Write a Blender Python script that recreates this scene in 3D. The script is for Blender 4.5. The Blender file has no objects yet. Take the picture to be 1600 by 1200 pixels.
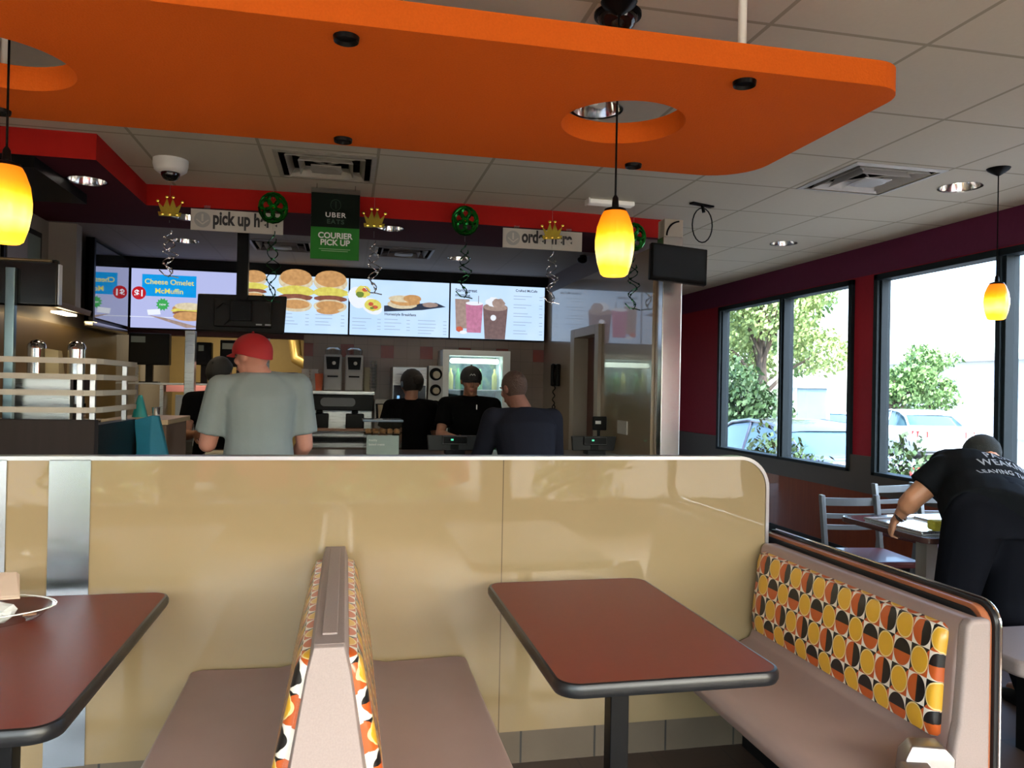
import bpy, bmesh, math, random
from mathutils import Vector, Matrix
V = Vector
random.seed(7)
SC = bpy.context.scene
COL = SC.collection
# ------------------------------------------------------------------ camera
CAM_H = 1.45
cd = bpy.data.cameras.new('camera'); cam = bpy.data.objects.new('camera', cd); COL.objects.link(cam)
cd.sensor_fit = 'HORIZONTAL'; cd.sensor_width = 36.0; cd.lens = 1200.0/1600.0*36.0
yw, pt, rl = map(math.radians, (12.2, .33, 1.1))
fw = V((math.sin(yw)*math.cos(pt), math.cos(yw)*math.cos(pt), math.sin(pt)))
rt = V((math.cos(yw), -math.sin(yw), 0)); up = rt.cross(fw)
r2 = rt*math.cos(rl)+up*math.sin(rl); u2 = -rt*math.sin(rl)+up*math.cos(rl)
m = Matrix((r2, u2, -fw)).transposed().to_4x4(); m.translation = V((0, 0, CAM_H))
cam.matrix_world = m; cd.clip_start = .05; cd.clip_end = 200
SC.camera = cam
# ------------------------------------------------------------------ world, sun, exposure
SC.view_settings.view_transform = 'Standard'; SC.view_settings.look = 'None'
SC.view_settings.gamma = 1; SC.view_settings.use_curve_mapping = False
SC.view_settings.exposure = 1.5
W = bpy.data.worlds.new('world'); SC.world = W; W.use_nodes = True
nt = W.node_tree; nt.nodes.clear()
sky = nt.nodes.new('ShaderNodeTexSky'); sky.sky_type = 'NISHITA'; sky.sun_disc = False
sky.sun_elevation = math.radians(48); sky.sun_rotation = math.radians(150); sky.air_density = 1.0; sky.dust_density = 2.5
bg = nt.nodes.new('ShaderNodeBackground'); bg.inputs[1].default_value = 1.5
wo = nt.nodes.new('ShaderNodeOutputWorld')
nt.links.new(sky.outputs[0], bg.inputs[0]); nt.links.new(bg.outputs[0], wo.inputs[0])
sd = bpy.data.lights.new('sun', 'SUN'); sd.energy = 14.0; sd.angle = math.radians(.6); sd.color = (1, .94, .84)
so = bpy.data.objects.new('sun', sd); COL.objects.link(so)
so.rotation_euler = V((.26, .60, -.95)).to_track_quat('-Z', 'Y').to_euler()
def portal(x, y, z, sx, sy, d):
    l = bpy.data.lights.new('daylight_portal', 'AREA'); l.shape = 'RECTANGLE'; l.size = sx; l.size_y = sy
    l.cycles.is_portal = True
    o = bpy.data.objects.new('daylight_portal', l); COL.objects.link(o); o.location = (x, y, z)
    o.rotation_euler = V(d).to_track_quat('-Z', 'Y').to_euler()
portal(4.62, 7.35, 1.62, 2.6, 1.8, (-1, 0, 0)); portal(4.62, 4.05, 1.62, 3.6, 1.8, (-1, 0, 0))
portal(-.1, -1.75, 1.4, 8.6, 2.3, (0, 1, 0))

# ------------------------------------------------------------------ materials
MATS = {}
def nodes(m):
    m.use_nodes = True; t = m.node_tree; t.nodes.clear()
    o = t.nodes.new('ShaderNodeOutputMaterial'); b = t.nodes.new('ShaderNodeBsdfPrincipled')
    t.links.new(b.outputs[0], o.inputs[0]); return t, b, o
def mat(name, col, rough=.5, metal=0, coat=0, spec=.5, emit=None, es=0, noise=.06, nscale=18, bump=0, trans=0, ior=1.5):
    if name in MATS: return MATS[name]
    m = bpy.data.materials.new(name); t, b, o = nodes(m)
    c = (*col, 1)
    b.inputs['Roughness'].default_value = rough; b.inputs['Metallic'].default_value = metal
    b.inputs['Coat Weight'].default_value = coat; b.inputs['Coat Roughness'].default_value = .04
    b.inputs['Specular IOR Level'].default_value = spec; b.inputs['IOR'].default_value = ior
    b.inputs['Transmission Weight'].default_value = trans
    if emit: b.inputs['Emission Color'].default_value = (*emit, 1); b.inputs['Emission Strength'].default_value = es
    if noise > 0 or bump:
        tc = t.nodes.new('ShaderNodeTexCoord'); n = t.nodes.new('ShaderNodeTexNoise'); n.inputs['Scale'].default_value = nscale
        n.inputs['Detail'].default_value = 4
        t.links.new(tc.outputs['Object'], n.inputs['Vector'])
        mx = t.nodes.new('ShaderNodeMix'); mx.data_type = 'RGBA'
        mx.inputs[6].default_value = (*[max(0, k*(1-noise)) for k in col], 1); mx.inputs[7].default_value = (*[min(1, k*(1+noise)) for k in col], 1)
        t.links.new(n.outputs[0], mx.inputs[0]); t.links.new(mx.outputs[2], b.inputs['Base Color'])
        if bump:
            bp = t.nodes.new('ShaderNodeBump'); bp.inputs['Strength'].default_value = bump; bp.inputs['Distance'].default_value = .01
            t.links.new(n.outputs[0], bp.inputs['Height']); t.links.new(bp.outputs[0], b.inputs['Normal'])
    else: b.inputs['Base Color'].default_value = c
    MATS[name] = m; return m
def mth(t, op, a, b=None, c=None):
    n = t.nodes.new('ShaderNodeMath'); n.operation = op
    for i, x in enumerate((a, b, c)):
        if x is None: continue
        if isinstance(x, (int, float)): n.inputs[i].default_value = x
        else: t.links.new(x, n.inputs[i])
    return n.outputs[0]
def mixc(t, f, a, b):
    n = t.nodes.new('ShaderNodeMix'); n.data_type = 'RGBA'
    if isinstance(f, (int, float)): n.inputs[0].default_value = f
    else: t.links.new(f, n.inputs[0])
    for i, x in ((6, a), (7, b)):
        if isinstance(x, tuple): n.inputs[i].default_value = (*x, 1)
        else: t.links.new(x, n.inputs[i])
    return n.outputs[2]
def coords(t, kind='Object'):
    tc = t.nodes.new('ShaderNodeTexCoord'); s = t.nodes.new('ShaderNodeSeparateXYZ')
    t.links.new(tc.outputs[kind], s.inputs[0]); return s.outputs, tc
def noise(t, tc, sc, detail=3, kind='Object'):
    n = t.nodes.new('ShaderNodeTexNoise'); n.inputs['Scale'].default_value = sc; n.inputs['Detail'].default_value = detail
    t.links.new(tc.outputs[kind], n.inputs['Vector']); return n.outputs[0]
def gridline(t, c, off, step, w):           # 1 on a line of half-width w
    f = mth(t, 'FRACT', mth(t, 'DIVIDE', mth(t, 'SUBTRACT', c, off), step))
    d = mth(t, 'MINIMUM', f, mth(t, 'SUBTRACT', 1, f))
    return mth(t, 'LESS_THAN', d, w/step)
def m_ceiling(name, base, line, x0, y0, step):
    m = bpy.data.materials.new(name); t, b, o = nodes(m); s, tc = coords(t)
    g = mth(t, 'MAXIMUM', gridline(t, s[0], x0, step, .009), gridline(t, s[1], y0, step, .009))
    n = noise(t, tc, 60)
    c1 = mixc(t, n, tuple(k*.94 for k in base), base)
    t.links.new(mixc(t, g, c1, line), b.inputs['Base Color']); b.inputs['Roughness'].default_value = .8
    bp = t.nodes.new('ShaderNodeBump'); bp.inputs['Strength'].default_value = .25; bp.inputs['Distance'].default_value = .006
    h = mth(t, 'SUBTRACT', mth(t, 'MULTIPLY', n, .4), g); t.links.new(h, bp.inputs['Height']); t.links.new(bp.outputs[0], b.inputs['Normal'])
    return m
def m_tiles(name, c1, c2, grout, step, rough=.4, coat=0, ax=(0, 1), off=(0, 0)):
    m = bpy.data.materials.new(name); t, b, o = nodes(m); s, tc = coords(t)
    g = mth(t, 'MAXIMUM', gridline(t, s[ax[0]], off[0], step, .004), gridline(t, s[ax[1]], off[1], step, .004))
    n = noise(t, tc, 5, 6)
    t.links.new(mixc(t, g, mixc(t, n, c1, c2), grout), b.inputs['Base Color'])
    b.inputs['Roughness'].default_value = rough; b.inputs['Coat Weight'].default_value = coat
    return m
def m_backwall():
    m = bpy.data.materials.new('brown_wall_tile'); t, b, o = nodes(m); s, tc = coords(t)
    g = mth(t, 'MAXIMUM', gridline(t, s[0], .34, .1333, .002), gridline(t, s[2], 1.733, .1333, .002))
    fx = mth(t, 'MODULO', mth(t, 'ADD', mth(t, 'SUBTRACT', s[0], .34), 8), .4)
    red = mth(t, 'MULTIPLY', mth(t, 'LESS_THAN', fx, .135), mth(t, 'MULTIPLY', mth(t, 'GREATER_THAN', s[2], 1.735), mth(t, 'LESS_THAN', s[2], 1.866)))
    n = noise(t, tc, 4, 4)
    c = mixc(t, red, mixc(t, n, (.27, .19, .145), (.33, .24, .185)), (.28, .035, .02))
    t.links.new(mixc(t, g, c, (.20, .145, .115)), b.inputs['Base Color']); b.inputs['Roughness'].default_value = .3
    return m
def m_bands(name):                          # side wall colour, split at a height: purple above, crimson between the windows
    m = bpy.data.materials.new(name); t, b, o = nodes(m); s, tc = coords(t)
    f = mth(t, 'GREATER_THAN', s[2], 2.50); n = noise(t, tc, 30)
    c = mixc(t, f, mixc(t, n, (.24, .009, .020), (.29, .013, .028)), mixc(t, n, (.10, .016, .050), (.125, .020, .062)))
    t.links.new(c, b.inputs['Base Color']); b.inputs['Roughness'].default_value = .6; b.inputs['Specular IOR Level'].default_value = .2; return m
def m_wood(name, c1, c2, rough=.35, coat=.2, axis=2):
    m = bpy.data.materials.new(name); t, b, o = nodes(m); s, tc = coords(t)
    mp = t.nodes.new('ShaderNodeMapping'); sc = [22, 22, 22]; sc[axis] = 1.2; mp.inputs['Scale'].default_value = sc
    t.links.new(tc.outputs['Object'], mp.inputs[0]); n = t.nodes.new('ShaderNodeTexNoise'); n.inputs['Scale'].default_value = 1.5; n.inputs['Detail'].default_value = 6
    t.links.new(mp.outputs[0], n.inputs['Vector']); t.links.new(mixc(t, n.outputs[0], c1, c2), b.inputs['Base Color'])
    b.inputs['Roughness'].default_value = rough; b.inputs['Coat Weight'].default_value = coat; b.inputs['Specular IOR Level'].default_value = .15; return m
def m_cushion():
    m = bpy.data.materials.new('retro_circle_vinyl'); t, b, o = nodes(m)
    tc = t.nodes.new('ShaderNodeTexCoord'); s_ = t.nodes.new('ShaderNodeSeparateXYZ'); t.links.new(tc.outputs['UV'], s_.inputs[0]); s = s_.outputs
    iu = mth(t, 'FLOOR', s[0]); iv = mth(t, 'FLOOR', s[1])
    fu = mth(t, 'SUBTRACT', mth(t, 'FRACT', s[0]), .5); fv = mth(t, 'SUBTRACT', mth(t, 'FRACT', s[1]), .5)
    r = mth(t, 'SQRT', mth(t, 'ADD', mth(t, 'MULTIPLY', fu, fu), mth(t, 'MULTIPLY', fv, fv)))
    par = mth(t, 'GREATER_THAN', mth(t, 'MODULO', mth(t, 'ADD', mth(t, 'ADD', iu, iv), 100), 2), .5)
    row = mth(t, 'GREATER_THAN', mth(t, 'MODULO', mth(t, 'ADD', iv, 100), 2), .5)
    OR, BK, WH, YE, CR = (.46, .085, .014), (.009, .008, .008), (.70, .64, .56), (.62, .335, .025), (.70, .54, .24)
    yel = mixc(t, mth(t, 'LESS_THAN', r, .485), mixc(t, mth(t, 'GREATER_THAN', mth(t, 'ADD', fu, fv), 0.0), OR, BK), CR)
    yel = mixc(t, mth(t, 'LESS_THAN', r, .435), yel, YE)
    sp1 = mixc(t, mth(t, 'LESS_THAN', fu, 0.0), OR, BK); sp2 = mixc(t, mth(t, 'GREATER_THAN', fv, 0.0), OR, BK)
    spl = mixc(t, mth(t, 'LESS_THAN', r, .49), WH, mixc(t, row, sp1, sp2))
    t.links.new(mixc(t, par, yel, spl), b.inputs['Base Color'])
    b.inputs['Roughness'].default_value = .32; b.inputs['Coat Weight'].default_value = .15
    return m
def m_shade():                              # amber art glass, lit from inside
    m = bpy.data.materials.new('amber_glass'); t, b, o = nodes(m); s, tc = coords(t)
    z = mth(t, 'ADD', s[2], mth(t, 'MULTIPLY', mth(t, 'SUBTRACT', noise(t, tc, 14, 3), .5), .03))
    cr = t.nodes.new('ShaderNodeValToRGB'); t.links.new(mth(t, 'DIVIDE', z, .215), cr.inputs[0])
    e = cr.color_ramp.elements; e[0].position = 0; e[0].color = (1, .52, .03, 1); e[1].position = 1; e[1].color = (.62, .10, .0, 1)
    for p, c in ((.12, (1, .55, .02, 1)), (.30, (1, .80, .22, 1)), (.5, (1, .70, .06, 1)), (.66, (.95, .36, .0, 1)), (.8, (.78, .17, .0, 1))):
        x = e.new(p); x.color = c
    b.inputs['Base Color'].default_value = (.5, .2, .03, 1)
    t.links.new(cr.outputs[0], b.inputs['Emission Color']); b.inputs['Emission Strength'].default_value = .66
    b.inputs['Roughness'].default_value = .25; return m
def m_glass(name, tint=(1, 1, 1), refl=.08):
    m = bpy.data.materials.new(name); m.use_nodes = True; t = m.node_tree; t.nodes.clear()
    o = t.nodes.new('ShaderNodeOutputMaterial'); tr = t.nodes.new('ShaderNodeBsdfTransparent'); g = t.nodes.new('ShaderNodeBsdfGlossy')
    g.inputs['Roughness'].default_value = .02; tr.inputs[0].default_value = (*tint, 1)
    f = t.nodes.new('ShaderNodeLayerWeight'); f.inputs[0].default_value = .5
    mx = t.nodes.new('ShaderNodeMixShader'); t.links.new(mth(t, 'MINIMUM', mth(t, 'ADD', mth(t, 'MULTIPLY', mth(t, 'POWER', f.outputs[1], 4), refl*6), refl*.5), 1), mx.inputs[0])
    t.links.new(tr.outputs[0], mx.inputs[1]); t.links.new(g.outputs[0], mx.inputs[2]); t.links.new(mx.outputs[0], o.inputs[0]); return m
def m_steel(name, col=(.62, .63, .64), rough=.28, axis=2):
    m = bpy.data.materials.new(name); t, b, o = nodes(m); s, tc = coords(t)
    mp = t.nodes.new('ShaderNodeMapping'); sc = [300, 300, 300]; sc[axis] = 4; mp.inputs['Scale'].default_value = sc
    t.links.new(tc.outputs['Object'], mp.inputs[0]); n = t.nodes.new('ShaderNodeTexNoise'); n.inputs['Scale'].default_value = 1
    t.links.new(mp.outputs[0], n.inputs['Vector'])
    b.inputs['Base Color'].default_value = (*col, 1); b.inputs['Metallic'].default_value = 1
    t.links.new(mth(t, 'ADD', mth(t, 'MULTIPLY', n.outputs[0], .05), rough-.025), b.inputs['Roughness']); return m
def m_laminate():                           # cream glossy partition panels
    m = bpy.data.materials.new('cream_gloss_laminate'); t, b, o = nodes(m); s, tc = coords(t)
    n = noise(t, tc, 3, 5); c = mixc(t, n, (.235, .17, .088), (.265, .193, .105))
    c = mixc(t, gridline(t, s[0], 1.30, 30, .0018), c, (.10, .07, .04))
    t.links.new(c, b.inputs['Base Color']); b.inputs['Roughness'].default_value = .35
    b.inputs['Coat Weight'].default_value = 1.0; b.inputs['Coat Roughness'].default_value = .02; b.inputs['Coat IOR'].default_value = 1.42; b.inputs['Specular IOR Level'].default_value = .1
    bp = t.nodes.new('ShaderNodeBump'); bp.inputs['Strength'].default_value = .10; bp.inputs['Distance'].default_value = .004
    t.links.new(noise(t, tc, 9, 2), bp.inputs['Height']); t.links.new(bp.outputs[0], b.inputs['Coat Normal']); return m
M = dict(
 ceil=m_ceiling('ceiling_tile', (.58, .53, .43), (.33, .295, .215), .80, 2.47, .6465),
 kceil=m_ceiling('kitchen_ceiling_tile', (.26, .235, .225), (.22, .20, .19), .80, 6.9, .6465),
 floor=m_tiles('brown_floor_tile', (.04, .024, .017), (.065, .04, .028), (.03, .022, .018), .305, .42, .1),
 base=m_tiles('grey_brown_base_tile', (.075, .055, .036), (.12, .09, .06), (.02, .018, .016), .30, .5, 0, (0, 2), (.49, -.17)),
 backwall=m_backwall(), bands=m_bands('purple_over_crimson_wall'),
 panelwood=m_wood('dark_orange_wood_panel', (.13, .022, .008), (.22, .045, .012)),
 darkwood=m_wood('dark_brown_laminate', (.020, .014, .013), (.030, .021, .019), .6, 0),
 cushion=m_cushion(), shade=m_shade(), laminate=m_laminate(),
 steel=m_steel('brushed_steel'), steelh=m_steel('brushed_steel_horizontal', (.40, .40, .39), axis=0), chrome=mat('polished_metal', (.75, .76, .78), .12, 1, noise=0),
 alu=mat('satin_aluminium', (.42, .41, .42), .3, 1, noise=.03),
 glass=m_glass('window_glass', (.60, .64, .66)), ftint=m_glass('front_window_glass', (.99, .955, .86)), tint=m_glass('tinted_glass', (.30, .46, .44), .2), clear=m_glass('clear_plastic', (.9, .93, .93), .25),  # side panes darkened, front panes tinted warm, to balance the incoming daylight
 orange=mat('orange_felt_panel', (.64, .115, .011), .9, spec=.1, noise=.10, nscale=160, bump=.25),
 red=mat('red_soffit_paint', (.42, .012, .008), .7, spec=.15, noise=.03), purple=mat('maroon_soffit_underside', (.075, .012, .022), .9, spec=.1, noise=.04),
 greywall=mat('warm_grey_wall', (.26, .225, .19), .6), kwarm=mat('warm_cream_kitchen_wall', (.42, .29, .11), .6),
 shiny=mat('glossy_tan_wall_panel', (.26, .185, .115), .3, coat=1.0, noise=.05), maroon=mat('dark_maroon_wall', (.055, .012, .012), .6),
 sill=mat('grey_brown_sill_trim', (.05, .037, .03), .5), frame=mat('dark_window_frame', (.007, .014, .020), .6, spec=.2, noise=.02),
 shell=mat('grey_mauve_moulded_plastic', (.275, .19, .17), .42, spec=.25, coat=.05, noise=.10, nscale=5),
 shell2=mat('speckled_grey_plastic', (.265, .21, .195), .5, spec=.25, noise=.14, nscale=240),
 black=mat('black_plastic', (.0045, .0045, .005), .35, spec=.12, noise=.02), blackr=mat('black_rubber_edge', (.008, .009, .011), .35, spec=.4, noise=0),
 tabletop=mat('red_brown_laminate', (.165, .032, .017), .42, spec=.12, coat=0, noise=.05, nscale=60),
 lamor=mat('orange_laminate_edge', (.30, .095, .04), .35, coat=.3), white=mat('white_plastic', (.74, .73, .70), .4, noise=.02),
 offwhite=mat('off_white_metal', (.40, .35, .29), .45, noise=.03), mirror=mat('dark_glossy_screen', (.02, .022, .025), .05, coat=1, spec=1, noise=0, ior=2.4),
 skin=mat('light_skin', (.52, .23, .165), .5, noise=.08), skin2=mat('tan_skin', (.34, .16, .10), .5, noise=.08),
 bulb=mat('lamp_glow', (1, .9, .7), .5, emit=(1, .84, .55), es=3, noise=0),
 tube=mat('fluorescent_glow', (1, 1, .9), .5, emit=(1, .97, .80), es=1.5, noise=0),
 leaf=mat('green_leaf', (.12, .21, .06), .6, noise=.4, nscale=3), leaf2=mat('pale_green_leaf', (.30, .38, .13), .6, noise=.3, nscale=3), leafd=mat('dark_green_leaf', (.035, .075, .02), .6, noise=.3, nscale=3),
 bark=mat('brown_bark', (.10, .07, .05), .9), dome=mat('black_dome', (.006, .006, .007), .06, coat=.5, noise=0), asphalt=mat('grey_asphalt', (.12, .12, .125), .85, noise=.2), concrete=mat('pale_concrete', (.34, .325, .30), .8),
)
# ------------------------------------------------------------------ mesh builder
class MB:
    def __init__(s): s.v = []; s.f = []; s.mi = []; s.uv = {}
    def add(s, vs, fs, mi=0):
        o = len(s.v); s.v += [V(p) for p in vs]; s.f += [tuple(i+o for i in f) for f in fs]; s.mi += [mi]*len(fs); return s
    def box(s, a, b, mi=0, rot=None, piv=None):
        x0, y0, z0 = [min(p, q) for p, q in zip(a, b)]; x1, y1, z1 = [max(p, q) for p, q in zip(a, b)]
        vs = [V(p) for p in ((x0, y0, z0), (x1, y0, z0), (x1, y1, z0), (x0, y1, z0), (x0, y0, z1), (x1, y0, z1), (x1, y1, z1), (x0, y1, z1))]
        if rot is not None:
            c = V(piv) if piv is not None else (V(a)+V(b))/2
            vs = [c+rot@(p-c) for p in vs]
        return s.add(vs, [(0, 3, 2, 1), (4, 5, 6, 7), (0, 1, 5, 4), (1, 2, 6, 5), (2, 3, 7, 6), (3, 0, 4, 7)], mi)
    def loft(s, rings, mi=0, closed=True, caps=True):
        n = len(rings[0]); o = len(s.v)
        vs = [p for r in rings for p in r]; fs = []
        for i in range(len(rings)-1):
            for j in range(n if closed else n-1):
                k = (j+1) % n; fs.append((i*n+j, i*n+k, (i+1)*n+k, (i+1)*n+j))
        if caps: fs += [tuple(range(n-1, -1, -1)), tuple((len(rings)-1)*n+j for j in range(n))]
        return s.add(vs, fs, mi)
    def ring(s, c, a, b, n=16, e=1.0):
        c = V(c); out = []
        for i in range(n):
            t = 2*math.pi*i/n; x, y = math.cos(t), math.sin(t)
            if e != 1: x = math.copysign(abs(x)**e, x); y = math.copysign(abs(y)**e, y)
            out.append(c+a*x+b*y)
        return out
    def tube(s, pts, r, n=8, mi=0, close=False):
        pts = [V(p) for p in pts]; rs = r if isinstance(r, (list, tuple)) else [r]*len(pts)
        rings = []; prev = None
        for i, p in enumerate(pts):
            d = (pts[min(i+1, len(pts)-1)]-pts[max(i-1, 0)]).normalized()
            if prev is None: a = d.orthogonal().normalized()
            else:
                a = prev-d*prev.dot(d)
                a = a.normalized() if a.length > 1e-5 else d.orthogonal().normalized()
            prev = a; rings.append(s.ring(p, a*rs[i], d.cross(a)*rs[i], n))
        return s.loft(rings, mi)
    def lathe(s, c, prof, n=24, mi=0, ax=(0, 0, 1), caps=False):
        c = V(c); ax = V(ax).normalized(); a = ax.orthogonal().normalized(); b = ax.cross(a)
        return s.loft([s.ring(c+ax*z, a*max(r, 1e-5), b*max(r, 1e-5), n) for r, z in prof], mi, True, caps)
    def ball(s, c, r, n=12, mi=0, fr=None):
        c = V(c); r = (r, r, r) if isinstance(r, (int, float)) else r
        X, Y, Z = fr if fr else (V((1, 0, 0)), V((0, 1, 0)), V((0, 0, 1)))
        rings = []
        for i in range(n//2+1):
            t = math.pi*(i/(n//2)); k = max(math.sin(t), 1e-3)
            rings.append(s.ring(c-Z*r[2]*math.cos(t), X*r[0]*k, Y*r[1]*k, n))
        return s.loft(rings, mi)
    def limb(s, pts, rs, n=12, mi=0):
        pts = [V(p) for p in pts]
        for i in range(len(pts)-1):
            a, b = pts[i], pts[i+1]; d = (b-a)
            if d.length < 1e-5: continue
            d.normalize(); u = d.orthogonal().normalized(); w = d.cross(u)
            s.loft([s.ring(a, u*rs[i], w*rs[i], n), s.ring(b, u*rs[i+1], w*rs[i+1], n)], mi)
        for p, r in zip(pts, rs): s.ball(p, r, n, mi)
        return s
    def prism(s, poly, f, a, b, mi=0):      # poly 2D -> f(u,v,w)
        n = len(poly); vs = [f(u, v, a) for u, v in poly]+[f(u, v, b) for u, v in poly]
        return s.add(vs, [tuple(range(n-1, -1, -1)), tuple(range(n, 2*n))]+[(i, (i+1) % n, n+(i+1) % n, n+i) for i in range(n)], mi)
    def xf(s, M4):
        s.v = [M4@p for p in s.v]; return s
def rrect(x0, y0, x1, y1, r, n=6):
    rs = r if isinstance(r, (list, tuple)) else [r]*4; out = []
    for (cx, cy, a0, q) in ((x1-rs[0], y1-rs[0], 0, rs[0]), (x0+rs[1], y1-rs[1], 90, rs[1]), (x0+rs[2], y0+rs[2], 180, rs[2]), (x1-rs[3], y0+rs[3], 270, rs[3])):
        if q <= 1e-6: out.append((cx, cy)); continue
        for i in range(n+1):
            t = math.radians(a0+90*i/n); out.append((cx+q*math.cos(t), cy+q*math.sin(t)))
    return out
def wloc(o):
    p = V((0, 0, 0))
    while o: p += o.location; o = o.parent
    return p
def put(name, mb, mats, parent=None, smooth=False, bevel=0, seg=2, world=True, remesh=0, sm=0, uv=None, fix=False):
    if not isinstance(mats, (list, tuple)): mats = [mats]
    me = bpy.data.meshes.new(name)
    if parent: off = wloc(parent) if world else V((0, 0, 0)); loc = V((0, 0, 0))
    elif world:
        xs = [p.x for p in mb.v]; ys = [p.y for p in mb.v]
        loc = V(((min(xs)+max(xs))/2, (min(ys)+max(ys))/2, min(p.z for p in mb.v))) if not fix else V((0, 0, 0)); off = loc
    else: off = loc = V((0, 0, 0))
    me.from_pydata([tuple(p-off) for p in mb.v], [], mb.f)
    for m_ in mats: me.materials.append(m_)
    for i, p in enumerate(me.polygons): p.material_index = min(mb.mi[i], len(mats)-1); p.use_smooth = smooth
    if uv:
        ul = me.uv_layers.new(name='UVMap')
        for l in me.loops: ul.data[l.index].uv = uv[l.vertex_index]
    bm = bmesh.new(); bm.from_mesh(me); bmesh.ops.recalc_face_normals(bm, faces=bm.faces); bm.to_mesh(me); bm.free()
    o = bpy.data.objects.new(name, me); COL.objects.link(o); o.location = loc
    if parent: o.parent = parent
    if remesh:
        r = o.modifiers.new('r', 'REMESH'); r.mode = 'VOXEL'; r.voxel_size = remesh; r.use_smooth_shade = True
        k = o.modifiers.new('s', 'SMOOTH'); k.iterations = sm or 4; k.factor = .5
    if bevel:
        b = o.modifiers.new('b', 'BEVEL'); b.width = bevel; b.segments = seg; b.limit_method = 'ANGLE'; b.angle_limit = math.radians(40)
        if smooth or True:
            for p in me.polygons: p.use_smooth = True
            w = o.modifiers.new('w', 'WEIGHTED_NORMAL'); w.keep_sharp = True
    elif smooth:
        try: me.set_sharp_from_angle(angle=math.radians(40))
        except Exception: pass
    return o
def tag(o, label=None, cat=None, group=None, kind=None):
    if label: o['label'] = label
    if cat: o['category'] = cat
    if group: o['group'] = group
    if kind: o['kind'] = kind
    return o
def thing(name, loc, label, cat, group=None, rz=0):
    o = bpy.data.objects.new(name, None); COL.objects.link(o); o.location = loc; o.rotation_euler = (0, 0, rz); o.empty_display_size = .1
    return tag(o, label, cat, group)
def struct(name, mb, m_, parent=None, **k):
    o = put(name, mb, m_, parent, fix=True, **k)
    if not parent: o['kind'] = 'structure'
    return o
def copy_tree(o, parent=None, loc=None, rz=None, label=None):
    c = o.copy(); COL.objects.link(c); c.parent = parent
    if loc is not None: c.location = loc
    if rz is not None: c.rotation_euler = (0, 0, rz)
    if label: c['label'] = label
    for ch in [x for x in bpy.data.objects if x.parent == o]: copy_tree(ch, c)
    return c
TXT = {}
def text(s, size, m_, name, parent, origin, xdir=(1, 0, 0), ydir=(0, 0, 1), bold=.0, align='LEFT', depth=.0008, sx=1.0, world=True, spacing=1.0):
    cu = bpy.data.curves.new('t', 'FONT'); cu.body = s; cu.size = size; cu.offset = bold; cu.extrude = depth; cu.align_x = align; cu.space_character = spacing
    t = bpy.data.objects.new('t', cu); COL.objects.link(t)
    bpy.context.view_layer.update()
    dg = bpy.context.evaluated_depsgraph_get(); me = bpy.data.meshes.new_from_object(t.evaluated_get(dg))
    bpy.data.objects.remove(t); bpy.data.curves.remove(cu)
    X = V(xdir).normalized(); Y = V(ydir).normalized(); Z = X.cross(Y); O = V(origin)-(wloc(parent) if (parent and world) else V((0, 0, 0)))
    for v in me.vertices: v.co = O+X*v.co.x*sx+Y*v.co.y+Z*v.co.z
    me.name = name; me.materials.clear(); me.materials.append(m_)
    o = bpy.data.objects.new(name, me); COL.objects.link(o); o.parent = parent; return o
def holed(x0, y0, x1, y1, z, circles=(), squares=()):
    bm = bmesh.new()
    def lp(pts):
        vs = [bm.verts.new((x, y, z)) for x, y in pts]; return [bm.edges.new((vs[i], vs[(i+1) % len(vs)])) for i in range(len(vs))]
    ed = lp([(x0, y0), (x1, y0), (x1, y1), (x0, y1)])
    for cx, cy, r in circles: ed += lp([(cx+r*math.cos(2*math.pi*i/32), cy+r*math.sin(2*math.pi*i/32)) for i in range(32)])
    for cx, cy, h in squares: ed += lp([(cx-h, cy-h), (cx+h, cy-h), (cx+h, cy+h), (cx-h, cy+h)])
    bmesh.ops.triangle_fill(bm, use_beauty=True, edges=ed); bm.verts.index_update()
    out = ([v.co.copy() for v in bm.verts], [tuple(v.index for v in f.verts) for f in bm.faces]); bm.free(); return out
Xa, Ya, Za = V((1, 0, 0)), V((0, 1, 0)), V((0, 0, 1))
XZ = lambda u, v, w: V((u, w, v))
XY = lambda u, v, w: V((u, v, w))
YZ = lambda u, v, w: V((w, u, v))
C = 2.76; KC = 2.62
# ------------------------------------------------------------------ the setting
struct('floor', MB().box((-4.6, -1.9, -.05), (4.6, 11.2, 0)), M['floor'])
VM = [(3.08, 4.10, .60, C), (-.14, 4.74, .58, C)]; VK = [(.47, 6.75, .5, KC), (-.55, 6.75, .5, KC)]
DM = [(3.717, 4.088, .115), (3.70, 6.036, .105), (1.12, 3.42, .11)]; DS = [(-1.505, 4.92, .10), (-1.13, 5.80, .10), (.30, 5.75, .09)]; DK = [(-1.32, 6.78, .10), (.98, 6.90, .10)]
cm = MB(); cm.add(*holed(-4.6, -1.9, 4.6, 11.2, C, [(x, y, r+.003) for x, y, r in DM], [(x, y, s*.46) for x, y, s, _ in VM])); cm.box((-4.6, -1.9, C+.14), (4.6, 11.2, C+.18))
struct('ceiling', cm, M['ceil'])
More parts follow.
